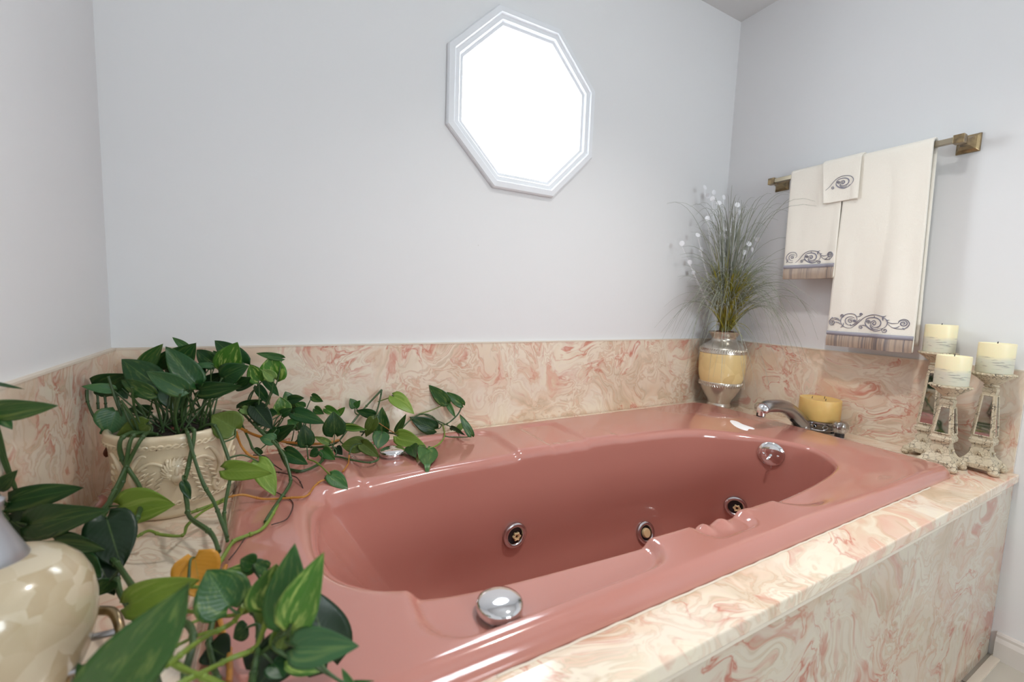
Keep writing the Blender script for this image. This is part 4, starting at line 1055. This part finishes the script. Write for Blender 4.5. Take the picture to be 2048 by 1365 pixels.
# loops left of the pot
vine('A', [(890,810,.92),(780,812,.90),(710,730,.88),(665,620,.88),(655,530,.88)], .0024)
vine('A', [(745,680,.92),(740,570,.92)], .0024); vine('A', [(805,680,.92),(795,575,.92)], .0024)
vine('A', [(940,760,.93),(910,660,.92),(880,580,.92),(800,572,.92)], .0026)
LEAVES = """A 1180 490 905 290 190 d .86
A 1160 560 890 455 105 m .84
A 1080 370 1232 185 105 m .93
A 1250 385 1480 190 190 d .95
A 1480 480 1255 200 170 d .88
A 1400 530 1095 395 130 b .85
A 1430 225 1305 130 50 m .98
A 1630 340 1480 225 110 d .98
A 1850 330 1610 150 130 d 1.0
A 1700 370 1800 170 160 g .95
A 1690 440 1870 350 150 d .93
A 1505 540 1820 510 120 d .88
A 1300 510 1340 705 170 d .92
A 700 525 960 420 160 d .93
A 855 530 610 500 70 b .88
A 890 490 965 600 95 d .92
A 880 690 825 875 190 b .86
A 1110 790 865 905 130 o .85
A 1140 690 960 680 80 d .93
A 1450 500 1320 400 120 v .94
A 1600 345 1420 345 40 b .90
A 1560 500 1700 400 110 v .97
A 1420 470 1560 360 120 v 1.0
A 1180 560 1060 350 90 v .99
A 1800 480 1900 440 80 d .95
A 1040 560 990 590 50 m .97
A 1390 1235 1445 1365 55 d .79
C 260 800 80 695 180 o .90
C 185 1095 520 1125 130 l .84
B 785 205 1145 200 175 l .74
C 110 300 0 225 80 d 1.0
C 180 310 95 225 55 m 1.0
C 270 490 400 460 70 d 1.0
C 600 280 410 245 50 m 1.03
C 545 435 520 262 170 g 1.02
C 540 430 450 360 70 p 1.0
C 430 445 362 325 105 g 1.0
C 475 430 578 560 60 d 1.03
C 420 490 510 620 60 d 1.04
C 290 650 455 590 75 d 1.03
C 310 650 395 700 55 p 1.0
C 400 640 530 800 120 v 1.0
C 500 680 565 685 60 d 1.05
C 650 590 762 572 60 d 1.10
C 650 592 625 525 70 m 1.10
C 610 680 585 565 110 g 1.07
C 600 690 670 650 60 d 1.04
C 690 680 912 758 95 d 1.08
C 840 650 905 690 50 m 1.20
C 920 650 1030 700 55 g 1.22
C 985 838 975 675 140 d 1.15
C 780 915 760 765 110 d 1.08
C 545 860 690 770 90 d 1.02
C 690 800 700 690 85 b 1.12
C 650 650 740 690 80 d 1.14
C 1065 780 1215 805 50 g 1.22
C 1135 637 1098 575 60 m 1.30
C 1135 637 1172 590 40 m 1.30
C 1275 695 1140 665 60 d 1.28
C 1415 560 1568 685 95 l 1.30
C 1330 825 1330 640 95 m 1.32
C 1275 725 1210 860 80 o 1.26
C 1805 605 1670 478 85 m 1.45
C 1918 622 1805 530 65 m 1.47
C 1810 610 1868 715 38 m 1.45
C 1715 800 1532 712 100 d 1.43
C 1440 815 1508 690 45 m 1.33
C 1445 850 1655 935 110 l 1.24
C 1985 855 1900 690 50 m 1.46
C 1890 800 1940 745 40 p 1.48
C 1840 790 1930 840 36 d 1.42
C 1660 945 1665 1160 125 m 1.21
C 1540 930 1570 1005 85 d 1.22
C 1190 915 1030 920 110 o 1.15
C 1120 950 1290 965 60 v 1.18
C 1185 905 1310 1005 85 o 1.14
C 1330 830 1300 945 110 m 1.20
C 900 950 985 1025 80 m 1.10
C 1000 935 1040 990 50 v 1.14
C 625 965 788 1060 90 d 1.02
C 545 880 435 865 85 b .99
C 945 900 830 855 42 p 1.12
C 955 1135 1083 1240 95 m .98
C 430 1040 552 1290 130 l .90
C 440 950 400 980 60 d .99
C 560 800 480 880 60 d 1.02
C 760 640 690 610 60 m 1.12
B 60 180 545 85 130 d .62
B 175 330 665 245 165 d .60
B 60 300 270 430 120 v .60
B 360 430 690 498 95 d .58
B 700 280 800 615 210 v .62
B 535 560 660 680 95 d .57
B 640 560 755 790 130 v .60
B 845 850 1305 695 170 l .52
B 680 1420 1245 720 330 m .37
B 600 1430 512 1250 90 d .40
B 1280 545 1330 820 215 y .585
A -40 690 430 655 140 m .58
A -50 480 165 520 26 d .58
A -40 700 95 825 80 m .58
A -30 1280 120 1150 90 d .60
D 190 870 45 625 210 m .47
D 350 590 262 560 85 m .52
D 340 620 135 645 55 g .52
D 400 610 350 555 50 d .52
D 440 620 360 580 60 m .50
D 450 870 500 590 190 g .46
D 275 850 370 740 90 b .50
D 560 990 605 485 180 m .43
D 600 985 800 530 165 g .42
D 850 1215 712 740 230 v .47
D 630 1135 1040 1130 150 b .41
D 600 1215 830 1275 110 g .44
D 590 1090 370 1420 180 v .47
D 560 1010 520 1190 110 o .46
D 700 1000 640 960 70 v .44
D 1000 1400 930 1280 34 m .42
D 960 1375 1150 1357 20 m .42
D 70 1150 190 1215 120 v .54
D 420 840 450 1010 90 o .48
D 250 700 120 760 90 d .50
D 500 760 420 640 110 g .48
D 640 880 720 780 90 d .45
D 380 1180 300 1290 100 v .48
D 480 1240 560 1330 100 d .45
D 300 1010 210 1080 80 d .50
C 820 560 900 600 50 m 1.2
C 1000 700 1060 640 45 g 1.24
C 700 770 640 730 70 m 1.12
C 860 960 800 1000 60 d 1.08
C 470 740 380 690 80 d 1.02
C 1480 900 1420 870 50 d 1.28
B 520 700 600 880 110 v .58
B 720 700 640 800 90 d .57""".split('\n')
bm = new(); cl = bm.loops.layers.float_color.new('tint'); uvl = bm.loops.layers.uv.new('leaf')
bmy = new(); cly = bmy.loops.layers.float_color.new('tint'); uvy = bmy.loops.layers.uv.new('leaf')
samples_ = [q for v in VINES for q in v]
for ln in LEAVES:
    c_, bx, by, tx, ty, w, tone, d_ = ln.split(); bx, by, tx, ty, w, d_ = map(float, (bx, by, tx, ty, w, d_))
    ax, ay, s = cpx(c_, bx, by); ex, ey, _ = cpx(c_, tx, ty)
    d_ += lr.uniform(-.01, .01)
    Lp = math.hypot(ex-ax, ey-ay)/FPX*d_
    dd = lr.uniform(-.30, .05)*Lp
    if d_ > 1.05: dd = lr.uniform(-.25, .0)*Lp
    B = room_clamp(place(ax, ay, 'z', d_), .006); Tp = room_clamp(place(ex, ey, 'z', max(.3, depth(B)+dd)), .004)
    ww = w/s/FPX*d_*(1.5 if c_ == 'D' else 1.3 if c_ == 'B' else 1.14); roll = lr.uniform(-.35, .35)
    if tone == 'y': leaf(bmy, cly, uvy, B, Tp, ww, tone, fold=.1, droop=.1)
    else: leaf(bm, cl, uvl, B, Tp, ww/math.cos(roll), tone, fold=lr.uniform(.05,.35), droop=lr.uniform(.0,.25), roll=roll)
    # petiole from the leaf's base to the nearest stem or to the soil
    crown = c_ == 'A' and by < 720 and ax > 220 or (c_ == 'C' and bx < 300 and by < 500)
    if crown:
        a_ = lr.uniform(0, 2*PI); r_ = lr.uniform(.01, .075); tgt = PC+Vector((r_*math.cos(a_), r_*math.sin(a_), .158))
        midp = B.lerp(tgt, .5)+Vector((0,0,-.004))
    else:
        back = (B-Tp).normalized()
        tgt = min(samples_, key=lambda q: (q-(B+back*.02)).length)
        midp = B.lerp(tgt, .45)+back*min(.012, (B-tgt).length*.3)
    if (B-tgt).length < .30: tube(bm, [room_clamp(q, .0012) for q in crom([B, midp, tgt], 6)], .0015, 6, rf=lambda t: .8+.6*t, mi=1)
obj('foliage', bm, [M['leaf'], M['vine']], plant, ang=180)
tag(obj('withered_leaf', bmy, M['leaf'], plant, ang=180), 'single yellow heart-shaped leaf')
# extra upright stems inside the crown
bm = new()
for i in range(26):
    a_ = lr.uniform(0, 2*PI); r_ = lr.uniform(.01,.08); st = PC+Vector((r_*math.cos(a_), r_*math.sin(a_), .155)); en = st+Vector((math.cos(a_)*.03, math.sin(a_)*.03, lr.uniform(.07,.13))); en = room_clamp(en)
    tube(bm, crom([st, st.lerp(en,.5)+Vector((lr.uniform(-.01,.01), lr.uniform(-.01,.01), 0)), en], 5), .0022, 6)
obj('stems', bm, M['vine'], plant)
for (c_, x, y, w, h, d_) in (('A',830,970,60,130,.90),('A',1310,850,150,70,.90),('B',665,190,70,110,.66),('B',600,410,90,60,.64),('A',1700,720,140,60,.98)):
    px, py, s = cpx(c_, x, y); p = room_clamp(at(px, py, d_), .01); k_ = d_/FPX/s
    bm = new(); q = [p + RIGHT*(w*k_*.5*math.sin(t*PI)*(1 if i else -1)*.8) + UP*(h*k_*(t-.5)) - FWD*(.006*math.sin(6*t)) for i in (0, 1) for t in [j/8 for j in range(9)]]
    loft(bm, [[room_clamp(v, .003) for v in q[:9]], [room_clamp(a.lerp(b, .5)-FWD*.008, .002) for a, b in zip(q[:9], q[9:])], [room_clamp(v, .003) for v in q[9:]]], closed=False)
    obj('dry_leaf', bm, M['dry'], plant, solid=.0012)

# ------------------------------------------------------------------ foreground vase and brass holder
_c = at(-6, 1245, .44); FV = Vector((_c.x, _c.y, 0)); fr, fz = .86, _c.z/.135
fv = empty('shell_vase', FV, 'round mother-of-pearl vase with grey conical metal neck, close by on the left ledge', 'vase')
bm = new(); lathe(bm, [(r*fr, z*fz) for r, z in [(.045,0),(.050,.004),(.052,.010),(.066,.035),(.080,.070),(.0875,.110),(.0885,.138),(.085,.165),(.076,.188),(.062,.205),(.045,.214),(.029,.217)]], FV, 72, cap1=False); tag(obj('vase_body', bm, M['pearl2'], fv), 'mother-of-pearl mosaic body')
M['pewter'] = mat('pewter', (.40,.40,.43), .38, .7)
bm = new(); lathe(bm, [(r*fr, z*fz) for r, z in [(.030,.214),(.031,.218),(.026,.230),(.018,.252),(.012,.270),(.010,.282),(.013,.288),(.014,.294),(.010,.298),(.001,.299)]], FV, 48, cap0=False, cap1=False); obj('vase_neck', bm, M['pewter'], fv)
bq = empty('brass_stand', (.155,-.70,0), 'antique brass openwork stand with a bent handle behind the pearl vase', 'stand')
hx = [at(180, 1224, .52), at(205, 1222, .52), at(226, 1226, .518), at(238, 1250, .512), at(243, 1290, .505), at(243, 1330, .498)]
hx = [room_clamp(p, .004) for p in hx]
hx.append(Vector((hx[-1].x, hx[-1].y, .004)))
bm = new(); tube(bm, crom(hx, 6), .0052, 10); obj('handle', bm, M['brass'], bq)
c0_ = hx[0]; 
zt2 = .050; x0_, x1_, ya_, yb_ = hx[-1].x-.065, hx[-1].x+.002, hx[-1].y-.03, hx[-1].y+.02
for z in (.006, zt2):
    bm = new()
    for a, b in (((x0_,ya_),(x1_,ya_)), ((x1_,ya_),(x1_,yb_)), ((x1_,yb_),(x0_,yb_)), ((x0_,yb_),(x0_,ya_))): tube(bm, [Vector((*a, z)), Vector((*b, z))], .004, 8)
    obj('rail', bm, M['dullchrome'], bq)
bm = new()
for i in range(7):
    for (ax_, ay_, bx_, by_) in ((x0_,ya_,x1_,ya_), (x1_,ya_,x1_,yb_)):
        t = (i+.5)/7; cx_, cy_ = ax_+(bx_-ax_)*t, ay_+(by_-ay_)*t; dx_, dy_ = (bx_-ax_)/14, (by_-ay_)/14
        tube(bm, [Vector((cx_+dx_*math.cos(u*PI/8), cy_+dy_*math.cos(u*PI/8), .028+.020*math.sin(u*PI/8))) for u in range(16)], .002, 6, closed=True)
obj('brass_lattice', bm, M['brass'], bq)
